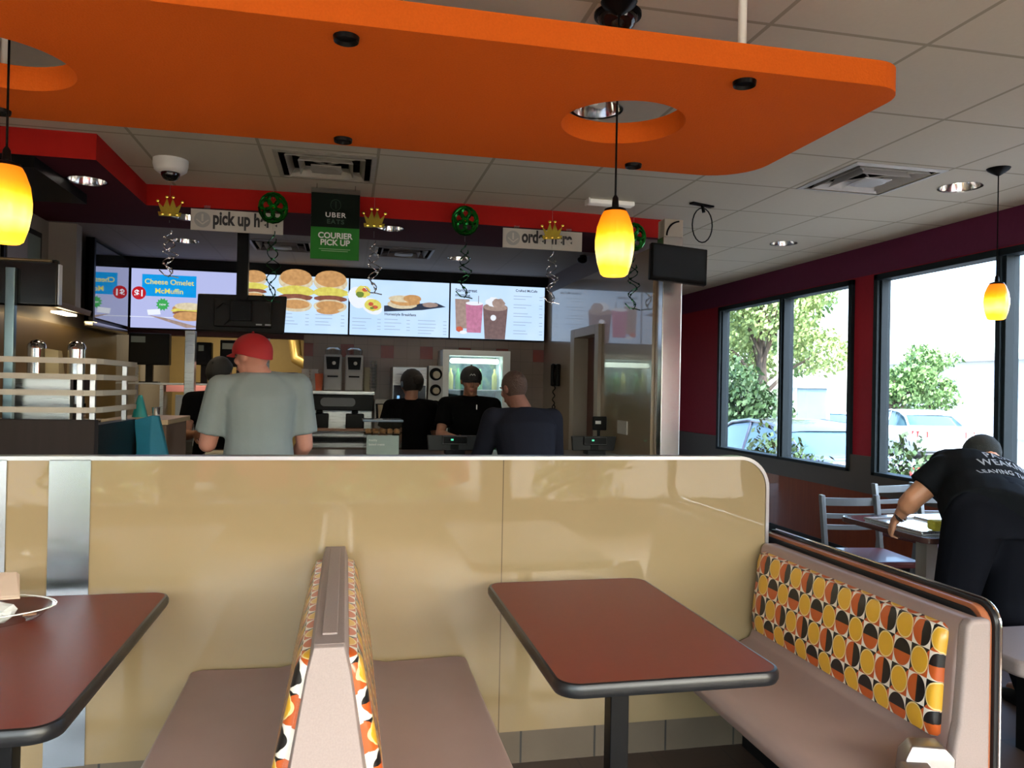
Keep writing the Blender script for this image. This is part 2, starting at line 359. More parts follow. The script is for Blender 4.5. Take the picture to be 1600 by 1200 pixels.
# right wall with two windows; z .765 .. 2.48
def wall_open(mb, axis, c0, c1, lo, hi, z0, z1, ops):
    def bx(a, b, za, zb):
        if b-a < 1e-4 or zb-za < 1e-4: return
        if axis == 'x': mb.box((c0, a, za), (c1, b, zb))
        else: mb.box((a, c0, za), (b, c1, zb))
    p = lo
    for (a, b, za, zb) in sorted(ops):
        bx(p, a, z0, z1); bx(a, b, z0, za); bx(a, b, zb, z1); p = b
    bx(p, hi, z0, z1); return mb
WZ0, WZ1 = .765, 2.485
W1 = (6.085, 8.62); W2 = (2.35, 5.795)
struct('wall_right', wall_open(MB(), 'x', 4.45, 4.545, -1.9, 11.2, 0, C, [(*W1, WZ0, WZ1), (*W2, WZ0, WZ1)]), M['bands'])
struct('trim_1', wall_open(MB(), 'x', 4.425, 4.452, -1.9, 11.2, .60, .92, [(*W1, .765, .93), (*W2, .765, .93)]), M['sill'])
o = struct('wall_right_panelling', MB().box((4.43, -1.9, .08), (4.452, 11.2, .60)), M['panelwood']); o.name = 'trim_2'
struct('baseboard_right', MB().box((4.42, -1.9, 0), (4.45, 11.2, .08)), M['black'])
for nm, (a, b), muls in (('window_1', W1, [7.245]), ('window_2', W2, [4.50, 3.30])):
    f = MB(); x0, x1 = 4.415, 4.55; w = .05
    f.box((x0, a, WZ0), (x1, a+w, WZ1)).box((x0, b-w, WZ0), (x1, b, WZ1)).box((x0, a, WZ0), (x1, b, WZ0+.03)).box((x0, a, WZ1-w), (x1, b, WZ1))
    for q in muls: f.box((x0+.02, q-.045, WZ0), (x1, q+.045, WZ1)).box((x0, q-.018, WZ0), (x0+.03, q+.018, WZ1))
    for q in (a+w, b-w-.02): f.box((x0+.03, q, WZ0), (x1-.03, q+.02, WZ1))
    fo = struct(nm, f, M['frame'], bevel=.004)
    struct('pane', MB().box((4.50, a+w, WZ0+.03), (4.506, b-w, WZ1-w)), M['glass'], fo)
# wall behind the camera: low glazed front
FW = [(-4.3, -1.6), (-1.4, 1.4), (1.6, 4.3)]
struct('wall_front', wall_open(MB(), 'y', -1.9, -1.72, -4.6, 4.62, 0, C, [(a, b, .28, 2.5) for a, b in FW]), mat('tan_wall', (.35, .27, .19), .6))
for i, (a, b) in enumerate(FW):
    f = MB(); w = .05; y0, y1 = -1.86, -1.74
    f.box((a, y0, .28), (a+w, y1, 2.5)).box((b-w, y0, .28), (b, y1, 2.5)).box((a, y0, .28), (b, y1, .33)).box((a, y0, 2.45), (b, y1, 2.5))
    for q in (a+(b-a)/3, a+2*(b-a)/3): f.box((q-.03, y0, .28), (q+.03, y1, 2.5))
    f.box((a, y0, .98), (b, y1, 1.02))
    fo = struct('window_%d' % (i+3), f, M['frame'])
    struct('pane', MB().box((a+w, -1.80, .33), (b-w, -1.795, 2.45)), M['ftint'], fo)
struct('wall_left_dining', MB().box((-4.78, -1.9, 0), (-4.6, 4.9, C)), M['greywall']).name = 'wall_left'
# kitchen shell
struct('wall_left_kitchen', MB().box((-2.34, 4.3, 0), (-2.18, 11.2, C)).box((-4.6, 4.74, 0), (-2.34, 4.9, C)), M['greywall']).name = 'wall_kitchen_left'
struct('wall_kitchen_niche', MB().box((-2.18, 6.3, 2.0), (-1.99, 6.42, KC)), M['greywall'])
struct('wall_kitchen_back', MB().box((-.42, 7.95, 0), (2.06, 8.1, KC)), M['backwall'])
struct('wall_kitchen_bulkhead', MB().box((-2.18, 7.96, 1.90), (-.42, 8.1, KC)), mat('dark_red_bulkhead', (.07, .012, .012), .5))
struct('wall_kitchen_rear', MB().box((-2.2, 10.4, 0), (2.4, 10.55, C)), M['kwarm'])
struct('wall_corridor_end', MB().box((2.4, 10.9, 0), (4.6, 11.1, C)), M['maroon'])
# thick glossy side wall with a recessed doorway
w = MB(); w.box((2.06, 4.98, 0), (2.20, 6.14, 2.45)).box((2.06, 6.76, 0), (2.20, 8.1, 2.45)).box((2.06, 6.14, 1.93), (2.20, 6.76, 2.45)).box((2.185, 6.14, 0), (2.20, 6.76, 1.93))
struct('wall_kitchen_right', w, M['shiny'])
struct('wall_kitchen_right_upper', MB().box((2.06, 5.56, 2.45), (2.46, 10.9, C)).box((2.06, 8.1, 0), (2.20, 10.9, 2.45)), mat('dim_mauve_wall', (.10, .075, .075), .6))
d = MB().box((2.165, 6.15, 0), (2.18, 6.75, 1.92)); d1 = struct('door_1', d, mat('brown_red_door', (.10, .03, .02), .4))
fr = MB().box((2.03, 6.74, 0), (2.2, 6.86, 2.0)).box((2.03, 6.05, 0), (2.2, 6.15, 2.0)).box((2.03, 6.15, 1.92), (2.2, 6.74, 2.0))
struct('door_frame', fr, M['offwhite'], d1, bevel=.004)
struct('door_window', MB().box((2.155, 6.20, 1.25), (2.165, 6.36, 1.72)), M['black'], d1)
struct('door_window_glass', MB().box((2.15, 6.27, 1.32), (2.156, 6.31, 1.66)), mat('glowing_blue_glass', (.25, .38, .42), .1, emit=(.3, .5, .55), es=.25, noise=0), d1)  # glass gives off a faint glow of its own, no lamp behind
# stainless corner post
put('corner_post', MB().box((2.082, 4.86, 0), (2.222, 4.975, 2.5)), mat('post_steel', (.60, .60, .60), .22, 1, noise=.04, nscale=3), bevel=.006)
tag(bpy.data.objects['corner_post'], 'tall brushed steel corner post at the end of the tan wall', 'post')
# soffits: front one, bowed slightly, and left box; underside at z 2.62
def bow(x): return 5.42+.05*((x-.5)/1.9)**2*1.6
xs = [-1.32+i*(3.72)/12 for i in range(13)]
s_ = MB(); top = [V((x, bow(x), C)) for x in xs]; bot = [V((x, bow(x), KC)) for x in xs]
s_.loft([bot, top], 0, closed=False, caps=False)
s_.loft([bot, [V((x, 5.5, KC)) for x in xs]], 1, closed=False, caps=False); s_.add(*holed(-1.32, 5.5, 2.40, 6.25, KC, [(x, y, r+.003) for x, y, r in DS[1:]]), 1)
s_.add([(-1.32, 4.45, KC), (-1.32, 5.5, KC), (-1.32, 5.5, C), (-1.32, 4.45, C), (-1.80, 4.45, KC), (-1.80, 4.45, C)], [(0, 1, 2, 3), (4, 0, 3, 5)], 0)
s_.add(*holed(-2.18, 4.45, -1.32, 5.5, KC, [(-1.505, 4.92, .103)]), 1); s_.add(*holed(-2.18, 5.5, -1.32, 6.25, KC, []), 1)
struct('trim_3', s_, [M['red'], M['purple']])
struct('trim_4', MB().box((-2.18, 4.38, 2.60), (-1.80, 4.46, C)), M['black'])
struct('trim_5', MB().box((-2.17, 4.46, 2.56), (-1.62, 5.3, KC)), M['black'])
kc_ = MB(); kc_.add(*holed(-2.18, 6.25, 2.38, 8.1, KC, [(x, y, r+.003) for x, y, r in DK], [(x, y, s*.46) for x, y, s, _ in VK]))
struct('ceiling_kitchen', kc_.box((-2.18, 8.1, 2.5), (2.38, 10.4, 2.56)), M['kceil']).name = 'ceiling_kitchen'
struct('trim_6', MB().box((-2.1, 7.80, 2.53), (2.05, 7.95, KC)), M['black'])
# passthrough wall in the back kitchen, lit warm
# ------------------------------------------------------------------ low partition
px1 = 1.72; pz = 1.18
core = rrect(-3.2, .125, px1, pz, [.125, 0, 0, 0], 10)
pt_ = thing('booth_partition', (-.7, 2.93, 0), 'long cream gloss laminate partition with a rounded right corner behind the booths', 'partition')
put('panel', MB().prism(core, XZ, 2.90, 2.955), M['laminate'], pt_)
def edge_path():
    p = [(-3.2, pz)]+[(px1-.125+.125*math.sin(math.radians(a)), pz-.125+.125*math.cos(math.radians(a))) for a in range(0, 91, 9)]+[(px1, .125)]
    return p
e = MB(); P = edge_path(); ring = []
for i, (x, z) in enumerate(P):
    a = P[max(i-1, 0)]; b = P[min(i+1, len(P)-1)]; t = V((b[0]-a[0], 0, b[1]-a[1])).normalized(); n = V((-t.z, 0, t.x))
    if n.z < 0 and abs(t.x) > .1: n = -n
    if abs(t.x) <= .1: n = V((1, 0, 0))
    q = V((x, 0, z)); ring.append([q+n*.008+Ya*2.893, q+n*.008+Ya*2.962, q-n*.006+Ya*2.962, q-n*.006+Ya*2.893])
e.loft(ring); put('edge_trim', e, M['alu'], pt_)
for (a, b) in ((-.983, -.853), (-1.9, -1.113)):
    put('steel_strip', MB().box((a, 2.893, .125), (b, 2.9, pz-.004)), m_steel('strip_steel', (.40, .43, .46), .22, 0), pt_)
put('tile_base', MB().box((-3.2, 2.905, 0), (1.70, 2.96, .125)), M['base'], pt_)

# ------------------------------------------------------------------ hanging orange ceiling panel
cl = thing('ceiling_panel', (.0, 2.45, 2.35), 'large orange felt panel with round cutouts hung below the ceiling', 'ceiling panel')
cz0, cz1 = 2.35, 2.425
outer = rrect(-3.2, 1.955, 1.61, 2.95, [.20, .2, .2, .11], 8)
bm = bmesh.new()
def addloop(pts):
    vs = [bm.verts.new((x, y, cz0)) for x, y in pts]; return [bm.edges.new((vs[i], vs[(i+1) % len(vs)])) for i in range(len(vs))]
eds = addloop(outer)
for cx in (.895, -1.0, -2.85+.01):
    if cx > -2.8: eds += addloop([(cx+.208*math.cos(2*math.pi*i/40), 2.452+.208*math.sin(2*math.pi*i/40)) for i in range(40)])
r = bmesh.ops.triangle_fill(bm, use_beauty=True, edges=eds)
ex = bmesh.ops.extrude_face_region(bm, geom=bm.faces[:])
for v in ex['geom']:
    if isinstance(v, bmesh.types.BMVert): v.co.z = cz1
bmesh.ops.recalc_face_normals(bm, faces=bm.faces)
me = bpy.data.meshes.new('felt_board'); bm.to_mesh(me); bm.free()
for v in me.vertices: v.co -= V(cl.location)
me.materials.append(M['orange']); fb = bpy.data.objects.new('felt_board', me); COL.objects.link(fb); fb.parent = cl
for (x, y) in ((1.095, 2.02), (1.41, 3.0-.22), (-1.1, 2.02), (-1.1, 2.78)):
    put('support_rod', MB().tube([(x, y, cz1), (x, y, C)], .0125, 10), M['white'], cl, smooth=True)
for (x, y) in ((-.017, 2.03), (1.11, 2.029), (-.028, 2.873), (1.10, 2.883), (-1.152, 2.878), (-1.15, 2.03)):
    a = put('puck_light', MB().lathe((x, y, cz0), [(.0, -.002), (.026, -.002), (.032, -.012), (.034, 0)], 20), M['black'], cl, smooth=True)
# ------------------------------------------------------------------ pendants
def pendant():
    t = thing('pendant_lamp', (0, 0, 0), 'x', 'pendant lamp', 'amber pendant lamps')
    prof = [(.038, 0), (.046, .006), (.058, .045), (.0655, .09), (.066, .12), (.060, .165), (.048, .20), (.040, .2155)]
    m_ = MB(); m_.lathe((0, 0, 0), prof, 28); put('glass_shade', m_, M['shade'], t, smooth=True, world=False)
    put('bulb', MB().ball((0, 0, .075), .026, 12), M['bulb'], t, smooth=True, world=False)
    put('shade_cap', MB().lathe((0, 0, .213), [(.0395, 0), (.036, .012), (.012, .02), (.010, .05), (.004, .06)], 20), M['black'], t, smooth=True, world=False)
    put('cord', MB().tube([(0, 0, .27), (0, 0, C-1.835-.02)], .0035, 6), M['black'], t, smooth=True, world=False)
    put('ceiling_canopy', MB().lathe((0, 0, C-1.835), [(.008, -.045), (.03, -.03), (.055, -.012), (.062, 0)], 28), M['black'], t, smooth=True, world=False)
    return t
p0 = pendant(); p0.location = (.875, 2.455, 1.835); p0['label'] = 'amber glass pendant lamp hanging through the cutout of the orange panel, centre of the picture'
copy_tree(p0, None, (-.953, 2.43, 1.835), 0, 'amber glass pendant lamp at the left edge above the left booth')
copy_tree(p0, None, (3.62, 3.70, 1.905-.01), 0, 'smaller-looking amber pendant lamp hanging in front of the big side window')
for o in list(bpy.data.objects):
    if o.name.startswith('pendant_lamp'):
        l = bpy.data.lights.new('pendant_bulb', 'POINT'); l.energy = .15; l.color = (1, .62, .25); l.shadow_soft_size = .03
        q = bpy.data.objects.new('pendant_bulb', l); COL.objects.link(q); q.location = o.location+V((0, 0, -.03))
# third pendant sits 6 cm higher: its canopy must stay on the ceiling
for o in bpy.data.objects:
    if o.name.startswith('pendant_lamp') and o.location.x > 3: o.location.z = 1.895; o.scale = (1, 1, (C-1.895)/(C-1.835))
# ------------------------------------------------------------------ recessed downlights
def downlight(x, y, z, r, label, on=1, group='recessed downlights', e=3):
    t = thing('recessed_downlight', (x, y, z-.004), label, 'ceiling light', group)
    put('reflector', MB().lathe((0, 0, 0), [(r+.012, 0), (r+.012, .004), (r, .004), (r*.96, .03), (r*.8, .09)], 32, caps=False), M['chrome'], t, smooth=True, world=False)
    put('lens', MB().lathe((0, 0, .088), [(.001, 0), (r*.82, 0)], 24), mat('downlight_lens_%d' % on, (.8, .75, .6), .5, emit=(1, .86, .62), es=(1.8 if on else .02), noise=0), t, world=False)
    put('lamp_tube', MB().tube([(-r*.3, 0, .05), (r*.35, 0, .06)], .018, 8).tube([(0, -r*.35, .06), (0, r*.3, .05)], .018, 8), mat('downlight_tube_%d' % on, (.85, .85, .8), .4, emit=(1, .92, .75), es=(2.4 if on else .05), noise=0), t, smooth=True, world=False)
    if on:
        l = bpy.data.lights.new('downlight_glow', 'SPOT'); l.energy = e; l.color = (1, .80, .55); l.spot_size = 2.3; l.spot_blend = .8; l.shadow_soft_size = .07
        q = bpy.data.objects.new('downlight_glow', l); COL.objects.link(q); q.location = (x, y, z-.03)
downlight(3.717, 4.088, C, .115, 'recessed downlight beside the black pendant canopy near the windows', 1)
downlight(3.70, 6.036, C, .105, 'recessed downlight over the corridor beyond the square air diffuser', 1)
downlight(1.12, 3.42, C, .11, 'unlit chrome downlight seen through the cutout of the orange panel', 0)
downlight(-1.505, 4.92, KC, .10, 'recessed downlight in the underside of the red soffit at left', 1)
downlight(-1.13, 5.80, KC, .10, 'recessed downlight in the soffit behind the left gold crown', 1)
downlight(-1.32, 6.78, KC, .10, 'recessed downlight in the kitchen ceiling left of the black monitor pole', 1)
downlight(.98, 6.90, KC, .10, 'recessed downlight in the kitchen ceiling behind the middle green medallion', 1)
downlight(.30, 5.75, KC, .09, 'recessed downlight in the soffit right of the green delivery sign', 1)
# ------------------------------------------------------------------ air diffusers
def diffuser(x, y, z, label, m_, s=.60):
    t = thing('air_diffuser', (x, y, z), label, 'air vent', 'square ceiling air diffusers')
    h = s/2
    def frame(a, b, z0, z1, nm):
        f = MB(); o_ = [V((sx*a, sy*a, z0)) for sx, sy in ((-1, -1), (1, -1), (1, 1), (-1, 1))]; i_ = [V((sx*b, sy*b, z1)) for sx, sy in ((-1, -1), (1, -1), (1, 1), (-1, 1))]
        i2 = [p+V((0, 0, .004)) for p in i_]; o2 = [p+V((0, 0, .004)) for p in o_]
        f.loft([o_, i_], caps=False).loft([i2, o2], caps=False).loft([o2, o_], caps=False).loft([i_, i2], caps=False)
        put(nm, f, m_, t, world=False)
    put('duct', MB().box((-h*.92, -h*.92, .10), (h*.92, h*.92, .11)).box((-h*.92, -h*.92, .004), (-h*.915, h*.92, .10)).box((h*.915, -h*.92, .004), (h*.92, h*.92, .10)).box((-h*.92, -h*.92, .004), (h*.92, -h*.915, .10)).box((-h*.92, h*.915, .004), (h*.92, h*.92, .10)), M['black'], t, world=False)
    frame(h, h*.90, -.004, -.010, 'outer_frame'); frame(h*.78, h*.68, -.012, .03, 'vane'); frame(h*.54, h*.45, -.018, .03, 'vane')
    put('centre_plate', MB().box((-h*.30, -h*.30, -.020), (h*.30, h*.30, -.014)).lathe((0, 0, -.026), [(.001, 0), (h*.26, 0), (h*.33, .006)], 20), m_, t, world=False, smooth=False)
    put('spoke', MB().tube([(-h*.7, -h*.7, .01), (h*.7, h*.7, .01)], .006, 6).tube([(h*.7, -h*.7, .01), (-h*.7, h*.7, .01)], .006, 6), m_, t, world=False)
    return t
wv = mat('vent_white', (.50, .50, .50), .45, noise=.05)
diffuser(3.08, 4.10, C-.001, 'square white air diffuser in the ceiling tiles beside the window wall', wv)
diffuser(-.14, 4.74, C-.001, 'square dusty air diffuser above the green delivery pick-up sign', mat('vent_dusty', (.36, .33, .28), .6, noise=.2), .58)
diffuser(.47, 6.75, KC-.001, 'dark air diffuser in the kitchen ceiling above the pancake menu screen', mat('vent_dark', (.16, .15, .16), .5), .5)
diffuser(-.55, 6.75, KC-.001, 'dark air diffuser in the kitchen ceiling behind the black monitor pole', mat('vent_dark', (.16, .15, .16), .5), .5)
# ------------------------------------------------------------------ cameras, cables on the ceiling
t = thing('dome_camera', (-1.037, 4.857, C), 'white dome security camera on the ceiling beside the red soffit', 'security camera')
put('housing', MB().lathe((-1.037, 4.857, C), [(.098, 0), (.098, -.03), (.09, -.062), (.07, -.078), (.001, -.078)], 28), M['white'], t, smooth=True)
put('lens_dome', MB().ball((-1.037, 4.857, C-.078), (.055, .055, .05), 16), M['dome'], t, smooth=True)
t = thing('dome_camera', (.898, 2.53, C), 'glossy black dome camera on the ceiling above the orange panel', 'security camera')
put('mounting_ring', MB().lathe((.898, 2.53, C), [(.082, 0), (.082, -.012), (.07, -.015)], 28), M['black'], t, smooth=True)
put('lens_dome', MB().ball((.898, 2.53, C-.012), (.07, .07, .055), 18), M['dome'], t, smooth=True)
t = thing('bullet_camera', (2.0, 6.42, KC), 'small black camera under the kitchen ceiling near the tan wall', 'security camera')
put('mount', MB().tube([(2.0, 6.42, KC), (2.0, 6.40, KC-.03)], .03, 12), M['black'], t, smooth=True)
put('camera_head', MB().ball((1.98, 6.38, KC-.045), (.045, .04, .03), 12), M['black'], t, smooth=True)
t = thing('light_strip', (1.76, 5.05, C), 'narrow white plastic strip fixture on the ceiling behind the centre pendant', 'ceiling fixture')
put('diffuser', MB().box((1.60, 5.0, C-.035), (1.925, 5.08, C-.004)), mat('strip_white', (.85, .83, .78), .4, emit=(1, .95, .85), es=.05, noise=0), t, bevel=.008)
put('end_cap', MB().box((1.59, 4.995, C-.037), (1.60, 5.085, C)), M['white'], t)
t = thing('loose_cable', (2.40, 4.95, C), 'loose black cable looping from a bracket on the ceiling above the hung monitor', 'cable')
put('bracket', MB().box((2.30, 4.93, C-.012), (2.50, 4.97, C-.001), rot=Matrix.Rotation(.35, 3, 'Z')).tube([(2.40, 4.95, C), (2.41, 4.94, C-.06)], .012, 8), M['black'], t)
put('cable', MB().tube([(2.40+.075*math.sin(a)*(1 if a > 0 else 1)+.0, 4.94, C-.14-.11*-math.cos(a) if False else C-.15+.12*math.cos(a)) for a in [k*math.pi/10 for k in range(0, 21)]], .0045, 6), M['black'], t, smooth=True)
t = thing('hung_monitor', (2.08, 4.62, 2.14), 'black order monitor mounted on the steel corner post', 'monitor')
R_ = Matrix.Rotation(math.radians(-7), 3, 'X')@Matrix.Rotation(math.radians(4), 3, 'Y')
put('bezel', MB().box((1.885, 4.60, 2.15), (2.275, 4.64, 2.39), rot=R_), M['black'], t, bevel=.006)
put('screen', MB().box((1.90, 4.593, 2.17), (2.26, 4.599, 2.375), rot=R_, piv=(2.08, 4.62, 2.27)), mat('dark_monitor_screen', (.012, .016, .022), .18, noise=0), t)
put('bracket', MB().box((2.1, 4.64, 2.22), (2.19, 4.86, 2.30)), M['black'], t)
t = thing('post_top_box', (2.14, 4.9, 2.5), 'pale grey arched bracket box on top of the steel corner post', 'bracket')  # pale box with a dark arch, closing the top of the post
put('body', MB().box((2.085, 4.86, 2.5), (2.222, 4.97, 2.62)), M['offwhite'], t, bevel=.005)
put('arch', MB().tube([(2.10+.1*(1-math.cos(a)), 4.852, 2.505+.1*math.sin(a)) for a in [k*.16 for k in range(10)]], .006, 6), M['black'], t)

# ------------------------------------------------------------------ menu screens
def emis(name, c, s=1.0):
    m = mat('glow_'+name, (.02, .02, .02), .25, emit=c, es=s*EK, noise=0); t_ = m.node_tree
    if name in ('bun', 'toast', 'egg', 'meat', 'mocha', 'tan', 'pink', 'tomato'):
        b = [n for n in t_.nodes if n.type == 'BSDF_PRINCIPLED'][0]; tc = t_.nodes.new('ShaderNodeTexCoord')
        t_.links.new(mixc(t_, noise(t_, tc, 28, 5), tuple(k*.55 for k in c), tuple(min(1, k*1.45+.03) for k in c)), b.inputs['Emission Color'])
    return m
EK = .38
SB = mat('screen_blue', (.02, .02, .02), .2, emit=(.50, .70, 1.0), es=.92, noise=0)
def m_screen():
    m = bpy.data.materials.new('screen_backdrop'); t_, b, o_ = nodes(m); s, tc = coords(t_)
    n = noise(t_, tc, 2.2, 2); b.inputs['Base Color'].default_value = (.02, .02, .02, 1); b.inputs['Roughness'].default_value = .2
    t_.links.new(mixc(t_, n, (.36, .60, 1.0), (.72, .86, 1.0)), b.inputs['Emission Color']); b.inputs['Emission Strength'].default_value = .39; return m
SCR = m_screen(); SCR1 = emis('lavender', (.55, .60, .98), .8)
GREY = emis('greytext', (.40, .52, .68), .9); DKT = emis('darktext', (.03, .03, .05), 1)
BUN = emis('bun', (.72, .36, .13), .8); BUN2 = emis('toast', (.85, .62, .42), .9); EGG = emis('egg', (.95, .68, .12), .9); MEAT = emis('meat', (.28, .09, .05), .8)
BLU = emis('blue', (.0, .33, .85), .9); REDE = emis('red', (.55, .01, .02), .9); GRE = emis('green', (.05, .42, .10), .9); WHE = emis('white', (.85, .9, 1), .95)
PNK = emis('pink', (.62, .22, .38), .8); BRN = emis('mocha', (.20, .12, .12), .8); TRY = emis('tray', (.02, .03, .06), 1); TAN = emis('tan', (.42, .30, .26), .8); RDT = emis('tomato', (.7, .12, .05), .8); GN2 = emis('herb', (.2, .3, .05), .8)
YT = 7.80
class Scr:
    def __init__(s, x0, label, backm):
        s.x0 = x0; s.w = 1.0; s.z0 = 1.955
        s.t = thing('menu_screen', (x0+.5, 7.83, s.z0), label, 'menu screen', 'menu screens over the back counter')
        put('bezel', MB().box((x0-.003, YT, s.z0-.012), (x0+1.003, YT+.05, s.z0+.568)), M['black'], s.t)
        put('display', MB().box((x0+.006, YT-.006, s.z0), (x0+.994, YT, s.z0+.556)), backm, s.t); s.k = 0
    def P(s, u, v, k=0): return V((s.x0+u, YT-.008-.0006*k, s.z0+v))
    def pic(s, name, shapes, mats):
        b = MB()
        for (pts, mi) in shapes:
            s.k += 1; n = len(pts); y = YT-.0075-.0005*s.k
            vs = [(s.x0+u, y, s.z0+v) for u, v in pts]+[(s.x0+u, y-.0003, s.z0+v) for u, v in pts]
            b.add(vs, [tuple(range(n)), tuple(range(2*n-1, n-1, -1))]+[(i, (i+1) % n, n+(i+1) % n, n+i) for i in range(n)], mi)
        return put(name, b, mats, s.t)
    def txt(s, st, u, v, size, m_, **k):
        s.k += 1; return text(st, size, m_, 'lettering', s.t, (s.x0+u, YT-.0085-.0005*s.k, s.z0+v), depth=.0003, **k)
def ell(u, v, a, b, n=20, rot=0, j=0):
    o_ = []
    for i in range(n):
        t_ = 2*math.pi*i/n; q = 1+random.uniform(-j, j); x, y = a*q*math.cos(t_), b*q*math.sin(t_); o_.append((u+x*math.cos(rot)-y*math.sin(rot), v+x*math.sin(rot)+y*math.cos(rot)))
    return o_
def rc(u0, v0, u1, v1): return [(u0, v0), (u1, v0), (u1, v1), (u0, v1)]
def rowlines(s, u0, u1, vs, name='menu_lines'):
    sh = []
    for v in vs:
        w_ = (u1-u0)*random.uniform(.5, .95); sh.append((rc(u0, v, u0+w_*.72, v+.007), 0)); sh.append((rc(u1-.035, v-.004, u1, v+.003), 0))
    s.pic(name, sh, [GREY])
s1 = Scr(-1.992, 'leftmost menu screen with the blue banner and red price circle', SCR1)
s1.pic('banner', [(rc(.10, .30, .58, .505), 0)], [BLU]); s1.txt('Cheese Omelet', .34, .435-.02, .068, EGG, align='CENTER', bold=.001); s1.txt('McMuffin', .34, .33, .068, EGG, align='CENTER', bold=.001)
s1.pic('price_circle', [(ell(.075, .325, .062, .062), 0)], [REDE]); s1.txt('$1', .078, .295, .085, WHE, align='CENTER', bold=.002)
s1.pic('starburst', [([(.285+(.062 if i % 2 else .045)*math.cos(i*math.pi/12), .225+(.062 if i % 2 else .045)*math.sin(i*math.pi/12)) for i in range(24)], 0)], [GRE]); s1.txt('new', .285, .215, .035, WHE, align='CENTER')
s1.pic('muffin_picture', [(rc(.0, .10, .6, .105), 4), (ell(.52, .19, .15, .05, j=.03), 0), (ell(.52, .17, .16, .03, j=.03), 2), (ell(.50, .15, .13, .02, j=.03), 3), (ell(.52, .12, .14, .045, j=.03), 0), (ell(.52, .215, .13, .035), 1), ([(.16, .12), (.3, .10), (.62, .02), (.5, .01)], 5), ([(.15, .17), (.26, .18), (.27, .13), (.16, .12)], 4)], [BUN, BUN2, EGG, MEAT, WHE, TAN])
def burger(u, v, s_):
    return [(ell(u, v+.10*s_, .11*s_, .07*s_, j=.03), 1), (ell(u, v+.12*s_, .10*s_, .055*s_), 0), (ell(u, v+.03*s_, .115*s_, .035*s_, j=.08), 2), (ell(u, v-.01*s_, .11*s_, .022*s_, j=.06), 3), (ell(u, v-.06*s_, .105*s_, .045*s_, j=.03), 1), (ell(u, v-.055*s_, .09*s_, .03*s_), 0)]
s2 = Scr(-.987, 'menu screen with stacked breakfast sandwich pictures, second from left', SCR)
s2.pic('sandwich_picture', burger(.10, .40, 1.1), [BUN, BUN2, EGG, MEAT])
s2.pic('sandwich_picture', [(rc(.335, .24, .34, .55), 4)]+burger(.49, .36, 1.5), [BUN, BUN2, EGG, MEAT, WHE]); s2.pic('sandwich_picture', burger(.82, .36, 1.5)+[(ell(.80, .22, .11, .03, j=.05), 0)], [BUN, BUN2, EGG, MEAT])
rowlines(s2, .04, .33, (.18, .145, .08)); rowlines(s2, .37, .62, (.18, .145, .11, .08)); rowlines(s2, .68, .96, (.18, .145, .11, .08))
s3 = Scr(.018, 'menu screen with burritos and a black tray of pancakes, third from left', SCR)
s3.pic('burrito_picture', [(ell(.08, .37, .09, .11, rot=.4), 1), (ell(.13, .43, .075, .06, j=.08), 0), (ell(.10, .40, .04, .03, j=.1), 3), (ell(.15, .45, .03, .02), 2), (ell(.22, .29, .11, .075, rot=-.5), 1), (ell(.23, .30, .085, .06, j=.06), 0), (ell(.21, .31, .025, .02), 2), (ell(.25, .28, .03, .018), 2), (ell(.22, .27, .02, .012), 3)], [EGG, WHE, RDT, GN2])
s3.pic('pancake_picture', [([(.34, .30), (.34, .24), (.72, .27), (.96, .31), (.86, .35)], 3), (ell(.52, .32, .15, .045, j=.03), 1), (ell(.55, .35, .15, .045, j=.03), 0), (ell(.52, .375, .14, .035, j=.02), 1), (ell(.62, .38, .09, .04, j=.02), 0), (ell(.80, .325, .08, .025, j=.05), 2)], [BUN, BUN2, TAN, TRY])
s3.txt('Homestyle Breakfasts', .345, .205, .036, DKT, bold=.0007)
rowlines(s3, .03, .31, (.16, .125, .09, .06)); rowlines(s3, .345, .60, (.16, .125, .09, .06)); rowlines(s3, .68, .97, (.16, .125, .09, .06, .03))
s4 = Scr(1.023, 'menu screen with the pink smoothie and whipped cream cup, rightmost', SCR)
def cup(u0, u1, v0, v1, t_=.82, mi=0): 
    w_ = (u1-u0)/2; c_ = (u0+u1)/2; return [((c_-w_*t_, v0), (c_+w_*t_, v0), (c_+w_, v1), (c_-w_, v1)), ]
s4.pic('drinks_picture', [(list(cup(.05, .20, .10, .40)[0]), 4), (list(cup(.16, .34, .06, .36)[0]), 0), (ell(.25, .36, .09, .02), 3), (rc(.29, .36, .296, .44), 1), (list(cup(.34, .60, .0, .33)[0]), 1), (ell(.47, .33, .13, .04), 2), (ell(.45, .38, .08, .05, j=.12), 3), (ell(.50, .37, .07, .05, j=.12), 2), (ell(.45, .22, .03, .03), 3), (ell(.10, .09, .035, .03, j=.1), 5), (ell(.14, .06, .04, .018), 3)], [PNK, BRN, TAN, WHE, TAN, RDT])
s4.txt('Start a great', .05, .475, .045, DKT, bold=.0008); s4.txt('morning.', .05, .425, .045, DKT, bold=.0008); s4.txt('Crafted McCafe', .68, .50, .036, DKT, bold=.0006)
rowlines(s4, .66, .97, (.45, .42, .36, .33, .27, .24, .18, .15, .09, .06))
# dark glossy side screen which mirrors the lit boards
t = thing('side_screen', (-1.985, 7.25, 1.95), 'dark glossy screen on the left side wall mirroring the lit menu', 'screen')
put('glass', MB().box((-2.03, 6.78, 1.96), (-1.999, 7.79, 2.57)), M['mirror'], t)
put('frame', MB().box((-2.06, 6.74, 1.93), (-2.03, 7.79, 2.60)).box((-2.06, 6.74, 1.93), (-1.995, 6.78, 2.60)), M['black'], t)
put('lower_rail', MB().box((-2.05, 6.70, 1.88), (-1.98, 7.7, 1.925)), M['alu'], t, bevel=.01)
